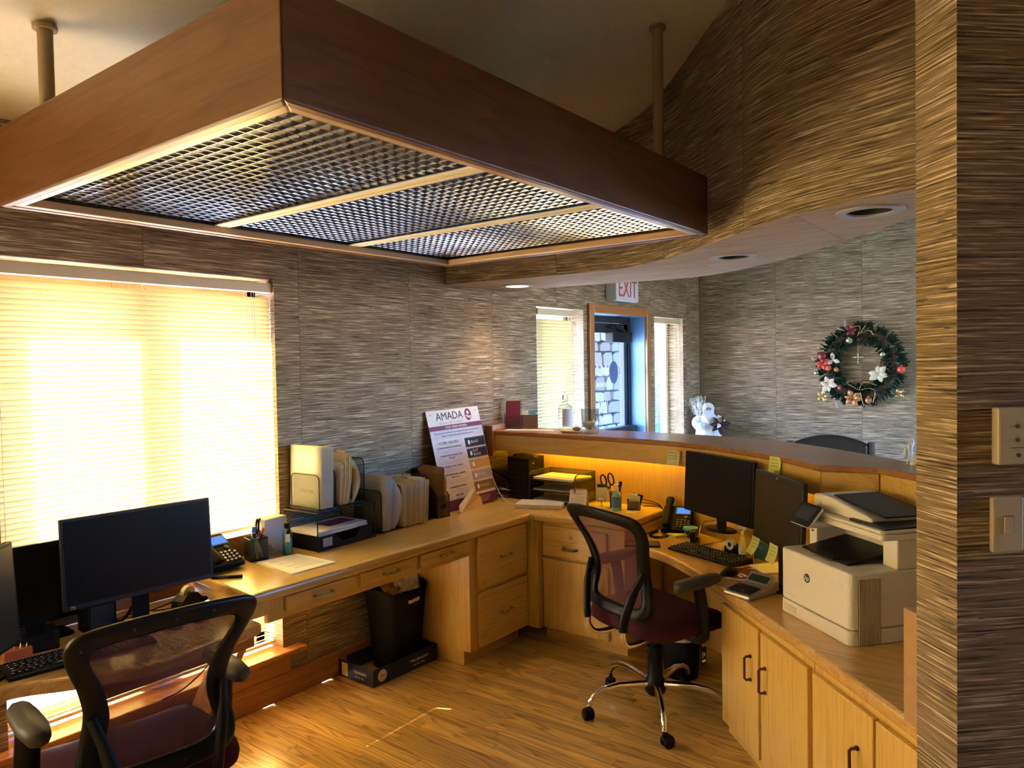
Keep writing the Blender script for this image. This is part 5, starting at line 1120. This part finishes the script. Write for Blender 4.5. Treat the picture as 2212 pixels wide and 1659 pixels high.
g=G(); g.prism(rrect(.135,-.2025,.165,-.2005,.0009,1),.186,.196); mk('power_button',g,'white',parent=pr)
g=G(); g.lathe([(0,0),(.0165,0),(.0165,.0012),(0,.0012)],28,T(-.03,-.2005,.165,0,90)); em=mk('round_emblem',g,'textdark',parent=pr); text(pr,'hp',.026,T(-.030,-.2022,.158,0,90,0)@Matrix(((1,.25,0,0),(0,1,0,0),(0,0,1,0),(0,0,0,1))),'textwhite')
g=G(); g.box(-.165,-.2006,.075,-.10,-.2,.077); mk('model_print',g,'ivory',parent=pr)
g=G(); g.box(-.195,-.075,.243,-.150,.195,.345); g.box(-.150,.05,.243,.13,.195,.345); mk('rear_tower',g,'printerwhite',parent=pr,bev=.004)
g=G(); g.box(.135,-.02,.243,.205,.195,.345); mk('side_tower',g,'printerwhite',parent=pr,bev=.005)
g=G(); g.add([(-.14,-.145,.246),(.12,-.145,.246),(.128,.05,.262),(-.146,.05,.262),(-.14,-.145,.252),(.12,-.145,.252),(.128,.05,.285),(-.146,.05,.285)],[(0,3,2,1),(4,5,6,7),(0,1,5,4),(1,2,6,5),(2,3,7,6),(3,0,4,7)]); g.box(-.07,-.16,.249,.06,-.05,.258); mk('output_tray',g,'blackplastic',parent=pr,bev=.002)
g=G(); g.cb((-.172,-.0755,.300),(.012,.002,.006)); mk('usb_port',g,'textdark',parent=pr)
g=G(); g.prism(rrect(-.20,-.085,.215,.20,.018,4),.345,.366); mk('scanner_bed',g,'printerwhite',parent=pr,bev=.004)
g=G(); g.prism(rrect(-.20,-.088,.215,.20,.018,4),.368,.380); mk('scanner_lid',g,'printerwhite',parent=pr,bev=.004)
g=G(); g.prism([(-.195,.380),(-.195,.437),(-.15,.442),(-.09,.438),(.10,.405),(.128,.396),(.12,.384),(-.02,.380)],-.185,.055,Matrix(((1,0,0,0),(0,0,-1,0),(0,1,0,0),(0,0,0,1)))@T(0,0,0)); 
o=mk('document_feeder',g,'printerwhite',parent=pr,bev=.006)
g=G(); g.add([(-.11,-.03,.442),(.165,-.03,.408),(.165,.165,.408),(-.11,.165,.442),(-.11,-.03,.446),(.165,-.03,.414),(.165,.165,.414),(-.11,.165,.446)],[(0,3,2,1),(4,5,6,7),(0,1,5,4),(1,2,6,5),(2,3,7,6),(3,0,4,7)]); mk('feeder_tray',g,'blackplastic',parent=pr,bev=.002)
g=G(); g.box(.03,-.07,.380,.21,.18,.388); mk('feeder_output',g,'darkgrey',parent=pr,bev=.002)
Ms=T(-.132,-.165,.338,-4,50)
g=G(); g.prism(rrect(-.066,0,.066,.092,.010),-.010,0,Ms); mk('panel_back',g,'printerwhite',parent=pr,bev=.002)
g=G(); g.prism(rrect(-.066,0,.066,.092,.010),0,.003,Ms); tp=mk('touch_panel',g,'blackplastic',parent=pr)
g=G(); g.prism(rrect(-.047,.024,.047,.082,.003),.003,.0034,Ms); mk('screen',g,'navy',parent=tp)
g=G(); g.box(-.185,-.145,.328,-.085,-.05,.348); mk('panel_arm',g,'printerwhite',parent=pr,bev=.006)
# cardboard box, tissue, black device behind
bx=simple('cardboard_box','plain brown cardboard box on the low worktop beside the wing wall','box',(2.13,.24,LZ),-135)
g=G(); g.box(-.10,-.07,0,.10,.19,.30); mk('carton',g,'kraft',parent=bx,bev=.002); g=G(); g.box(-.10,.055,.30,.10,.065,.3005); mk('flap_seam',g,'bronze',parent=bx)
g=G(); rows=[[(2.165+.02*i_,.335-.02*i_+.012*j,LZ+.004+.012*abs(math.sin(i_*1.7+j*2.1))) for i_ in range(4)] for j in range(4)]; g.grid(rows); o=mk('tissue_scrap',g,'tissue',label='torn white tissue lying at the foot of the cardboard box',cat='paper'); md=o.modifiers.new('s','SOLIDIFY'); md.thickness=.001
t=simple('label_printer','black and grey device half hidden between printer and cardboard box','electronics',(2.46,.23,LZ),-130); g=G(); g.box(-.06,-.09,0,.06,.10,.055); mk('body',g,'blackplastic',parent=t,bev=.006); g=G(); g.box(-.045,-.07,.055,.045,.07,.085); mk('cover',g,'silver',parent=t,bev=.012)
# ---------------------------------------------------------------- calculator
cl_=simple('calculator','silver desktop calculator with tilted display in front of the printer','calculator',(2.965,1.06,LZ),-108)
g=G(); g.add([(-.065,-.085,0),(.065,-.085,0),(.065,.11,0),(-.065,.11,0),(-.065,-.085,.018),(.065,-.085,.018),(.065,.11,.042),(-.065,.11,.042)],[(0,3,2,1),(4,5,6,7),(0,1,5,4),(1,2,6,5),(2,3,7,6),(3,0,4,7)]); mk('body',g,'silver',parent=cl_,bev=.008)
Fc=T(0,-.085,.018,0,7.0); g=G(); g.box(-.0065,-.0055,0,.0065,.0055,.005); km=mesh('key',g,'darkgrey'); g=G(); g.box(-.0065,-.0055,0,.0065,.0055,.005); kr=mesh('key',g,'burgundy')
for i in range(5):
    for j in range(6):
        o=inst(kr if (i,j) in ((4,0),(1,3)) else km,'key',cl_); o.matrix_basis=Fc@T(-.047+j*.0185,.018+i*.0165,.001)
g=G(); g.prism(rrect(-.055,0,.055,.055,.004),-.004,.002,T(0,.045,.034,0,38)); dp=mk('display_hood',g,'silver',parent=cl_); g=G(); g.prism(rrect(-.046,.008,.046,.042,.003),.002,.0026,T(0,.045,.034,0,38)); mk('display',g,'darkgreen',parent=cl_)
# ---------------------------------------------------------------- wire riser and small things
rs=simple('wire_riser','brass wire riser shelf under the curved-desk monitor','riser',(3.57,1.335,LZ),-119)
L2,D2,H2=.20,.075,.118
for x in (-L2,L2):
    for q in (.25,): 
        g=G(); g.tube(smoothpath([(x,-D2,.003),(x,-D2,.06),(x,-D2+.02,H2),(x,0,H2),(x,D2,H2),(x,D2,.003)],4),.0028,6); mk('side_hoop',g,'brass',parent=rs)
    g=G(); g.tube([(x,-D2,.003),(x,D2,.003)],.0028,6); mk('foot_wire',g,'brass',parent=rs)
for k in range(9):
    y=-D2+.015+k*.0155; g=G(); g.tube([(-L2,y,H2),(L2,y,H2)],.0018,5); mk('shelf_wire',g,'brass',parent=rs)
for k in range(12):
    y=-D2+k*.0135; g=G(); g.tube([(-L2,y,.003),(L2,y,.003)],.0016,5); mk('base_wire',g,'brass',parent=rs)
t=simple('lidded_tub','small clear tub with blue lid beside the wire riser','tub',(3.74,1.655,LZ)); g=G(); g.lathe([(0,0),(.030,0),(.036,.042),(.036,.046)],20); mk('tub',g,'thinclear',parent=t,smooth=True); g=G(); g.lathe([(.039,.044),(.040,.046),(.039,.056),(.03,.058),(0,.058)],22); mk('lid',g,'skyblue',parent=t)
t=simple('sticky_pad','yellow-green sticky note pad beside the desk phone','notepad',(3.735,1.735,LZ),-25); g=G(); g.box(-.038,-.038,0,.038,.038,.012); mk('pad',g,'yellownote',parent=t)
sheet('paper_slip','pink paper slip under the right desk phone','paper',[(3.70,1.83),(3.66,1.76),(3.76,1.70),(3.80,1.78)],LZ,'pinkpaper')
t=simple('lotion_tube','yellow lotion tube standing on its black cap before the riser','tube',(3.475,1.275,LZ)); g=G(); g.lathe([(.017,.022),(.018,.03),(.018,.06)],16); 
rows=[[(.018*math.cos(a)*(1+.1*u),.018*math.sin(a)*(1-u*.95),.06+.075*u) for a in [2*PI*j/16 for j in range(16)]] for u in (0,.3,.6,.85,1)]; g.grid(rows,closed=True); mk('tube_body',g,'palenote',parent=t,smooth=True); g=G(); g.lathe([(0,0),(.0165,0),(.017,.022),(0,.022)],16); mk('cap',g,'blackplastic',parent=t)
t=simple('tape_dispenser','black tape dispenser with clear roll under the riser beside the lotion tube','tape dispenser',(3.53,1.335,LZ+.004),-115); g=G(); g.prism([(-.055,0),(.055,0),(.055,.018),(.02,.045),(-.03,.052),(-.05,.03)],-.02,.02,T(0,0,0,0,90)); mk('body',g,'blackplastic',parent=t,bev=.004); g=G(); g.lathe([(.012,-.009),(.027,-.009),(.027,.009),(.012,.009),(.012,-.009)],18,T(-.012,-.012,.045,0,90),cap=False); mk('tape_roll',g,'folderwhite',parent=t)
t=simple('teal_booklet','dark teal booklet leaning under the riser beside the silver-rimmed monitor','book',(3.50,1.20,LZ),-120); g=G(); g.box(-.05,-.004,0,.05,.004,.085,T(0,0,0,0,-14)); mk('cover',g,'teal',parent=t); text(t,'VOYA',.018,T(0,-.0045,.055,0,76),'skyblue')
sheet('paper_stack','white papers lying under the silver-rimmed monitor','paper',[(3.36,1.20),(3.26,1.10),(3.38,.98),(3.48,1.10)],LZ,'paper',3,.003)
sheet('paper_slip','small white slip behind the curved-desk keyboard','paper',[(3.57,1.56),(3.54,1.50),(3.58,1.47),(3.61,1.54)],LZ,'paper')
t=simple('grey_tray','grey plastic pen tray lying between mouse pad and printer','tray',(3.16,1.03,LZ),-125); g=G(); g.box(-.045,-.11,0,.045,.09,.012); mk('tray',g,'silver',parent=t,bev=.004)
t=simple('black_tablet','thin black tablet lying on the curved worktop edge behind the right chair','tablet',(3.46,1.80,LZ),-60); g=G(); g.prism(rrect(-.09,-.055,.09,.055,.008),0,.008); mk('body',g,'blackplastic',parent=t,bev=.002); g=G(); g.prism(rrect(-.08,-.046,.08,.046,.003),.008,.0083); mk('screen',g,'greyplastic',parent=t)
def note(label,c,n,mat,s=.074,curl=.012,roll=0):
    n=Vector(n).normalized(); up=Vector((0,0,1)); r_=up.cross(n).normalized(); c=Vector(c)
    t=thing('sticky_note',label,'note',tuple(c)); g=G(); rows=[]
    for k in range(5):
        u=k/4; rows.append([tuple(r_*(x*s/2+math.sin(R(roll))*u*s*.5)+up*(-u*s)+n*(.0012+curl*u*u)) for x in (-1,0,1)])
    g.grid(rows); o=mk('note_sheet',g,mat,parent=t); md=o.modifiers.new('s','SOLIDIFY'); md.thickness=.0006
    g=G()
    for k in range(3):
        z=-(.2+.2*k)*s; g.quad(*[tuple(r_*x*s+up*(z+dz)+n*(.0022+curl*((.2+.2*k)**2))) for x,dz in ((-.35,0),(.3,0),(.3,.003),(-.35,.003))])
    mk('handwriting',g,'textgrey',parent=t); return t
note('pale yellow note stuck on the bar fascia left of the monitors',(3.636,1.70,1.12),(-1,.12,0),'palenote')
note('green-yellow note stuck on the bar fascia above the silver-rimmed monitor',(3.345,1.072,1.158),(-.85,.52,0),'yellownote')
note('white note hanging off the lower corner of the curved-desk monitor',(3.40,1.235,.865),(-.858,.513,0),'paper',.06,.03,25)
note('yellow note hanging from the lower left corner of the silver-rimmed monitor',(3.222,1.118,.815),(-.68,.73,0),'yellownote',.074,.03,-25)
note('yellow note hanging below the screen of the silver-rimmed monitor',(3.095,1.0,.825),(-.68,.73,0),'yellownote',.076,.02,-10)
cable('thin mouse cable curving behind the lotion tube',[(3.20,1.20,LZ+.006),(3.30,1.21,LZ+.004),(3.38,1.16,LZ+.004),(3.42,1.25,LZ+.004),(3.45,1.20,LZ+.02)],.0018)
for i in range(3): cable(['upper black cable running from the wire caddy behind the desk phone','middle black cable running from the wire caddy behind the desk phone','lower black cable running from the wire caddy behind the desk phone'][i],[(3.86,2.02-.01*i,DZ+.055-.02*i),(3.90,1.97,DZ+.04-.014*i),(3.915,1.92,DZ+.02-.005*i),(3.90,1.875,DZ-.03)],.0025)
# under-desk wastebasket
t=simple('wastebasket','small dark wastebasket with white liner under the curved worktop','wastebasket',(3.48,1.60,0)); g=G(); g.lathe([(0,0),(.085,0),(.11,.24),(.106,.24),(.082,.01)],22,cap=False); mk('bin',g,'blackmatte',parent=t,smooth=True); g=G(); g.lathe([(.112,.20),(.116,.245),(.104,.25),(.10,.21)],22,cap=False); mk('liner',g,'tissue',parent=t)
# ================================================================ bar top
t=simple('brochure_holder','clear acrylic holder of maroon brochures on the bar end by the wall','holder',(3.90,2.965,BZ),-65)
g=G(); g.box(-.055,-.03,0,.055,.03,.004); g.box(-.055,.022,.0,.055,.026,.19); g.box(-.055,-.03,0,.055,-.027,.08); g.box(-.055,-.03,0,-.052,.026,.10); g.box(.052,-.03,0,.055,.026,.10); mk('holder',g,'thinclear',parent=t)
for k in range(3): g=G(); g.box(-.048,-.018+k*.012,.005,.048,-.012+k*.012,.175+.006*k,T(0,0,0,0,-4)); mk('brochure',g,('maroonprint','pine_brown','kraft')[k],parent=t)
t=simple('card_stand','small dark tilted card stand beside the brochure holder','card stand',(3.99,2.90,BZ),-60); g=G(); g.prism([(-.035,0),(.035,0),(.025,.085),(.015,.085)],-.055,.055,T(0,0,0,0,90)@Matrix.Rotation(R(90),4,'Y')); mk('stand',g,'pine_brown',parent=t); 
for k in range(2): g=G(); g.box(-.05+.05*k,.02,.06,-.01+.05*k,.022,.115); mk('business_card',g,('white','skyblue')[k],parent=t)
sheet('paper_sheet','white paper lying on the bar top by the brochure holder','paper',[(3.745,2.93),(3.86,2.62),(3.93,2.67),(3.83,2.96)],BZ,'paper',2,.0012)
t=bottle('pump_bottle','tall clear bottle with pale label on the bar top','bottle',(3.93,2.575,BZ),[(0,0),(.042,0),(.046,.01),(.046,.13),(.040,.155),(.018,.172),(.016,.20)],None,'thinclear',None,'acrylic',[(.017,.198),(.018,.20),(.018,.225),(.006,.228),(.006,.25),(0,.25)],(190,300,.03,.14,.0465),'lavender')
t=simple('wooden_dish','shallow wooden dish with a small figure on the bar top','dish',(3.85,2.47,BZ)); g=G(); g.lathe([(0,0),(.05,0),(.07,.014),(.066,.015),(.045,.005),(0,.005)],24,T()@Matrix.Diagonal((1,1.3,1,1))); mk('dish',g,'manila',parent=t,smooth=True); g=G(); g.sph((0,-.03,.022),.018,10,7,sc=(1,1.6,.8)); mk('small_figure',g,'stone_b',parent=t,smooth=True)
t=simple('glass_tumbler','heavy square-shouldered clear glass candle tumbler on the bar top','glass',(3.845,2.34,BZ)); g=G(); g.lathe([(0,0),(.046,0),(.052,.01),(.057,.15),(.053,.15),(.047,.04),(0,.034)],22,cap=False); mk('tumbler',g,'thinclear',parent=t,smooth=True); g=G(); g.lathe([(0,.036),(.044,.04),(.046,.07),(0,.075)],14); mk('wax_fill',g,'palenote',parent=t,smooth=True)
t=simple('white_blossoms','cluster of white frosted blossoms on the bar beside the wing wall','decoration',(3.33,.515,BZ))
g=G(); g.lathe([(0,0),(.03,0),(.03,.012),(0,.014)],14); mk('holder_dish',g,'silver',parent=t)
for k in range(9):
    g=G(); a=k*2.4; q=.012+.03*(k%3)/2; g.sph((q*math.cos(a)*1.4,q*math.sin(a)*1.4,.025+.02*(k%4)),.017,8,6,sc=(.6,.6,1.4)); mk('blossom',g,'snowwhite',parent=t,smooth=True)
# ================================================================ wall plates on the wing wall
wrz=math.degrees(math.atan2(WR.y,WR.x))
def onwing(s,z): p=WN+WR*s; return (p.x,p.y,z)
t=simple('intercom_panel','ivory intercom control panel on the wing wall above the switch','intercom',onwing(.155,1.37),wrz)
g=G(); g.box(-.078,-.022,0,.078,-.0002,.119); mk('case',g,'ivory',parent=t,bev=.004)
g=G(); g.lathe([(.0028,0),(.0042,.0),(.0042,.002),(.0028,.002),(.0028,0)],12,Matrix.Rotation(R(90),4,'X'),cap=False); bm_=mesh('button_ring',g,'bronze')
for i,z in enumerate((.080,.052)):
    for j in range(4): inst(bm_,'button_ring',t,(-.036+j*.020,-.022,z))
for j in range(3): inst(bm_,'button_ring',t,(-.034+j*.032,-.022,.020))
g=G(); g.box(-.052,-.0226,.0345,.06,-.022,.036); mk('divider_line',g,'bronze',parent=t)
for i,z in enumerate((.087,.059,.028)):
    for j in range(3): g=G(); g.box(-.041+j*.02,-.0224,z,-.031+j*.02,-.022,z+.0015); mk('button_print',g,'textgrey',parent=t)
t=simple('light_switch','ivory light switch plate on the wing wall below the intercom','switch',onwing(.108,1.185),wrz)
g=G(); g.box(-.036,-.012,0,.036,-.0002,.116); mk('plate',g,'ivory',parent=t,bev=.004)
g=G(); g.box(-.012,-.0125,.040,.012,-.012,.077); mk('slot',g,'bronze',parent=t); g=G(); g.box(-.0115,-.0155,.0405,.009,-.0122,.0755); mk('rocker',g,'ivory',parent=t,bev=.001)
# ================================================================ lobby
t=simple('lobby_chair','dark leather armchair with wooden posts beyond the reception bar','chair',(6.12,1.54,0),-76+180)
# local back at +y? chair faces away from the bar
g=G(); rows=[[(x*.262,.24-.035*(1-x*x),.42+(1.012-.065*x*x-.42)*u) for x in [i/7-1 for i in range(15)]] for u in (0,.3,.6,.85,.95,1)]
g.grid(rows); o=mk('backrest',g,'leather',parent=t,smooth=True); md=o.modifiers.new('s','SOLIDIFY'); md.thickness=.05; md.offset=0
for s_ in (-1,1):
    g=G(); g.tube([(s_*.285,.25,0),(s_*.285,.24,.5),(s_*.285,.25,.965)],[.02,.024,.026],8); mk('back_post',g,'dark_wood',parent=t)
    g=G(); g.tube([(s_*.285,-.25,0),(s_*.285,-.25,.64)],.022,8); mk('front_leg',g,'dark_wood',parent=t)
    g=G(); g.box(s_*.285-.028,-.28,.62,s_*.285+.028,.24,.655); mk('arm_rail',g,'dark_wood',parent=t,bev=.008)
g=G(); g.box(-.265,-.26,.36,.265,.22,.47); mk('seat',g,'leather',parent=t,bev=.03)
tb=simple('side_table','small dark side table in the lobby corner under the figurine','table',(6.87,2.82,0)); g=G(); g.prism(rrect(-.2,-.17,.2,.17,.02),.73,.76); mk('tabletop',g,'dark_wood',parent=tb)
for sx in (-1,1):
    for sy in (-1,1): g=G(); g.box(sx*.17-.02,sy*.14-.02,0,sx*.17+.02,sy*.14+.02,.73); mk('leg',g,'dark_wood',parent=tb)
# bearded figurine
f=simple('bearded_figurine','white robed bearded holiday figurine holding frosted twigs and a dark poinsettia','figurine',(6.86,2.84,.76),-64)
# local front -y toward the bar
g=G(); rows=[]
for z,rx,ry in ((0,.135,.10),(.06,.128,.095),(.16,.115,.085),(.235,.10,.075),(.28,.085,.065),(.305,.06,.05),(.32,.05,.045),(.345,.055,.052),(.375,.056,.054),(.40,.046,.046),(.415,.025,.025),(.42,.005,.005)):
    rows.append([(rx*math.cos(a)*(1+.03*math.sin(9*a)*(z<.25)),ry*math.sin(a)*(1+.03*math.sin(9*a)*(z<.25)),z) for a in [2*PI*j/36 for j in range(36)]])
g.grid(rows,closed=True); g.add(rows[0],[tuple(range(35,-1,-1))]); mk('robe',g,'snowwhite',parent=f,smooth=True)
for s_ in (-1,1):
    g=G(); g.tube(smoothpath([(s_*.075,.0,.275),(s_*.118,-.02,.235),(s_*.10,-.075,.195),(s_*.06,-.105,.205)],4),[.034,.036,.038,.040,.040,.040,.040,.038,.036,.036,.034,.034,.034],10); mk('sleeve',g,'snowwhite',parent=f,smooth=True)
    g=G(); g.sph((s_*.05,-.112,.215),.018,8,6); mk('mitten',g,'snowwhite',parent=f,smooth=True)
g=G(); g.sph((0,-.030,.362),.034,12,8,sc=(1,.9,.85)); mk('face',g,'skin',parent=f,smooth=True)
g=G(); g.sph((0,-.066,.358),.007,8,6); mk('nose',g,'skin',parent=f,smooth=True)
for s_ in (-1,1):
    g=G(); g.sph((s_*.013,-.059,.368),.0035,6,5); mk('eye',g,'textdark',parent=f)
    g=G(); g.tube([(s_*.004,-.063,.379),(s_*.022,-.056,.381)],.004,6); mk('eyebrow',g,'snowwhite',parent=f)
    g=G(); g.tube([(s_*.003,-.068,.348),(s_*.024,-.058,.338)],[.007,.003],6); mk('moustache',g,'snowwhite',parent=f,smooth=True)
g=G(); rows=[]
for u,w_,y_ in ((0,.046,-.050),(.25,.048,-.062),(.5,.042,-.072),(.75,.028,-.078),(1,.004,-.078)):
    z=.352-.135*u; rows.append([(w_*math.cos(a),y_-.012*math.sin(a)*(1-u*.5),z) for a in [PI*j/8 for j in range(9)]]+[(-w_*.6,y_+.02,z),(w_*.6,y_+.02,z)])
g.grid(rows,closed=True); mk('beard',g,'snowwhite',parent=f,smooth=True)
g=G(); rr=random.Random(5)
for k in range(70):
    b0=Vector((-.085+rr.uniform(-.02,.02),-.07,.24)); d=Vector((rr.uniform(-.55,.25),rr.uniform(-.3,.3),1)).normalized(); L=rr.uniform(.06,.23); p=b0+d*L; n_=Vector((rr.uniform(-1,1),rr.uniform(-1,1),.6)).normalized()*.024
    g.tube([tuple(b0+d*L*.6),tuple(p)],.0012,4); g.add([tuple(p),tuple(p+n_+Vector((.005,0,0))),tuple(p+n_*1.8),tuple(p+n_-Vector((.005,0,0)))],[(0,1,2,3)])
mk('frosted_twigs',g,'frost',parent=f,kind='stuff')
def petals(parent,c,n,r,mat,name,fwd=(0,-1,0),w=.42,seed=0,up=.25):
    fwd=Vector(fwd).normalized(); a1=fwd.orthogonal().normalized(); a2=fwd.cross(a1); c=Vector(c); rr=random.Random(seed); out=[]
    for k in range(n):
        a=2*PI*k/n+rr.uniform(-.2,.2); d=a1*math.cos(a)+a2*math.sin(a); s=a1*-math.sin(a)+a2*math.cos(a); L=r*rr.uniform(.85,1.1); g=G(); rows=[]
        for u,ww in ((0,.12),(.3,.8),(.55,1),(.8,.6),(1,.04)):
            p=c+d*L*u+fwd*(L*up*math.sin(u*2.2)); rows.append([tuple(p-s*L*w*ww*.5),tuple(p+fwd*.004*ww),tuple(p+s*L*w*ww*.5)])
        g.grid(rows); o=mk(name,g,mat,parent=parent,smooth=True); md=o.modifiers.new('s','SOLIDIFY'); md.thickness=.0015; out.append(o)
    return out
petals(f,(.095,-.10,.215),7,.10,'dark_petal','poinsettia_petal',(.15,-1,.15),.45,3)
g=G()
for k in range(14): g.sph((.095+.02*math.cos(k*2.4)*(k%3)/2,-.125,.245+.02*math.sin(k*2.4)+.015),.008,6,5)
mk('golden_berries',g,'gold',parent=f)
# wreath on the end wall
wr=simple('wreath','round evergreen holiday wreath with red and gold ornaments on the lobby wall','wreath',(7.145,1.52,1.53),-90)
# local frame: front -y toward the room (world -x), x along world -y
g=G(); g.tube([(.275*math.cos(a),-.045,.275*math.sin(a)) for a in [2*PI*j/32 for j in range(32)]],.035,8,closed=True); mk('branch_ring',g,'bark',parent=wr)
rr=random.Random(11)
for mat_,cnt,nm in (('needle',900,'fir_needles'),('needle2',260,'green_sprigs')):
    g=G()
    for k in range(cnt):
        a=rr.uniform(0,2*PI); b=rr.uniform(0,2*PI); r_=.275+.045*math.cos(b); c0=Vector((r_*math.cos(a),-.05-.045*max(-.9,math.sin(b)),r_*math.sin(a)))
        d=Vector((math.cos(a)*math.cos(b)+rr.uniform(-.6,.6)*math.sin(a),-abs(math.sin(b))*.8-.1,math.sin(a)*math.cos(b)-rr.uniform(-.6,.6)*math.cos(a))).normalized(); L=rr.uniform(.035,.075); s=d.cross(Vector((0,1,.3))).normalized()
        q=d.cross(s)
        for v_ in (s,q): g.add([tuple(c0-v_*.008),tuple(c0+v_*.008),tuple(c0+d*L+v_*.005),tuple(c0+d*L-v_*.005)],[(0,1,2,3)])
    mk(nm,g,mat_,parent=wr,kind='stuff')
def wp(px,py): return ((px-830)/1659*220/1602*6.62*1.03,-.10,-(py-800)/1659*220/1602*6.62)
for (px,py,r_,m_) in ((690,405,.026,'champagne'),(1165,640,.020,'champagne'),(1420,885,.026,'red'),(190,930,.018,'champagne'),(285,655,.032,'burgundy'),(540,1170,.014,'redcoral'),(960,1370,.022,'copper'),(490,880,.016,'copper'),(370,850,.022,'orange')):
    x,y,z=wp(px,py); g=G(); r_*=1.35; g.sph((x,y-.01,z),r_,14,9); b=mk('bauble',g,m_,parent=wr,smooth=True); g=G(); g.lathe([(0,0),(.005,0),(.005,.006),(0,.006)],8,T(x,y-.01,z+r_)); mk('bauble_cap',g,'gold',parent=b)
for (px,py,r_) in ((880,420,.034),(1180,790,.024),(1060,1260,.034)):
    x,y,z=wp(px,py); r_*=1.25; g=G()
    for k in range(40):
        t_=k/40; a=k*2.4; q=r_*math.sin(PI*(.15+.8*t_)); p=Vector((x+(t_-.5)*r_*2,y-.012+q*.8*math.cos(a),z+q*.8*math.sin(a))); g.sph(tuple(p),.0055,5,4)
    mk('pine_cone',g,'pine_brown',parent=wr)
for (px,py,n,r_,m_,sd) in ((1110,950,6,.060,'cream_petal',1),(380,1120,6,.055,'cream_petal',2),(300,770,6,.045,'red',3),(450,720,3,.05,'cream_petal',4),(740,1330,6,.055,'copper',5),(720,240,5,.040,'burgundy',6),(1400,1260,4,.035,'gold',7),(300,1310,5,.04,'gold',8)):
    x,y,z=wp(px,py); petals(wr,(x,y-.02,z),n,r_*1.4,m_,'flower_petal',(0,-1,0),.62,sd,.2)
for (px,py,dx,dz) in ((600,250,-.05,.02),(620,200,.0,.06),(450,490,.05,.03),(1250,540,.04,.01),(1320,790,.04,0),(150,730,-.02,.03),(480,1400,.01,-.06),(1270,1220,.02,-.03),(1030,210,.04,.03)):
    x,y,z=wp(px,py); g=G()
    for k in range(7):
        u=k/6; p=Vector((x+dx*u,y,z+dz*u)); g.tube([tuple(p),tuple(p+Vector((.012*(-1)**k,-.004,.010)))],.0016,4)
    g.tube([(x,y,z),(x+dx,y,z+dz)],.0012,4); mk('frosted_sprig',g,'frost',parent=wr)
for pts in (((830,1210),(650,1090),(760,1060)),((830,1210),(900,1080),(1080,1130)),((830,1210),(1000,1180),(1060,1250),(1030,1400)),((850,1250),(880,1400),(910,1450)),((820,330),(850,190),(740,200)),((850,300),(920,190)),((850,300),(980,260),(1040,330))):
    g=G(); P=smoothpath([Vector(wp(*p))+Vector((0,-.03,0)) for p in pts],6)
    g.tube([tuple(p) for p in P],.002,5)
    for p in P[::2]: g.sph(tuple(p),.0042,5,4)
    mk('gold_bead_strand',g,'gold',parent=wr)
g=G()
for dx,dz in ((0,.03),(0,.015),(0,0),(0,-.018),(0,-.036),(0,-.05),(-.02,.004),(-.036,.004),(.02,.004),(.036,.004)): 
    x,y,z=wp(795,690); g.sph((x+dx,y+.04,z+dz),.009,8,6)
g.tube([(wp(795,690)[0],-.06,wp(795,690)[2]+.03),(wp(795,690)[0],-.06,wp(795,690)[2]+.11)],.0008,4); mk('hanging_cross',g,'champagne',parent=wr,smooth=True)
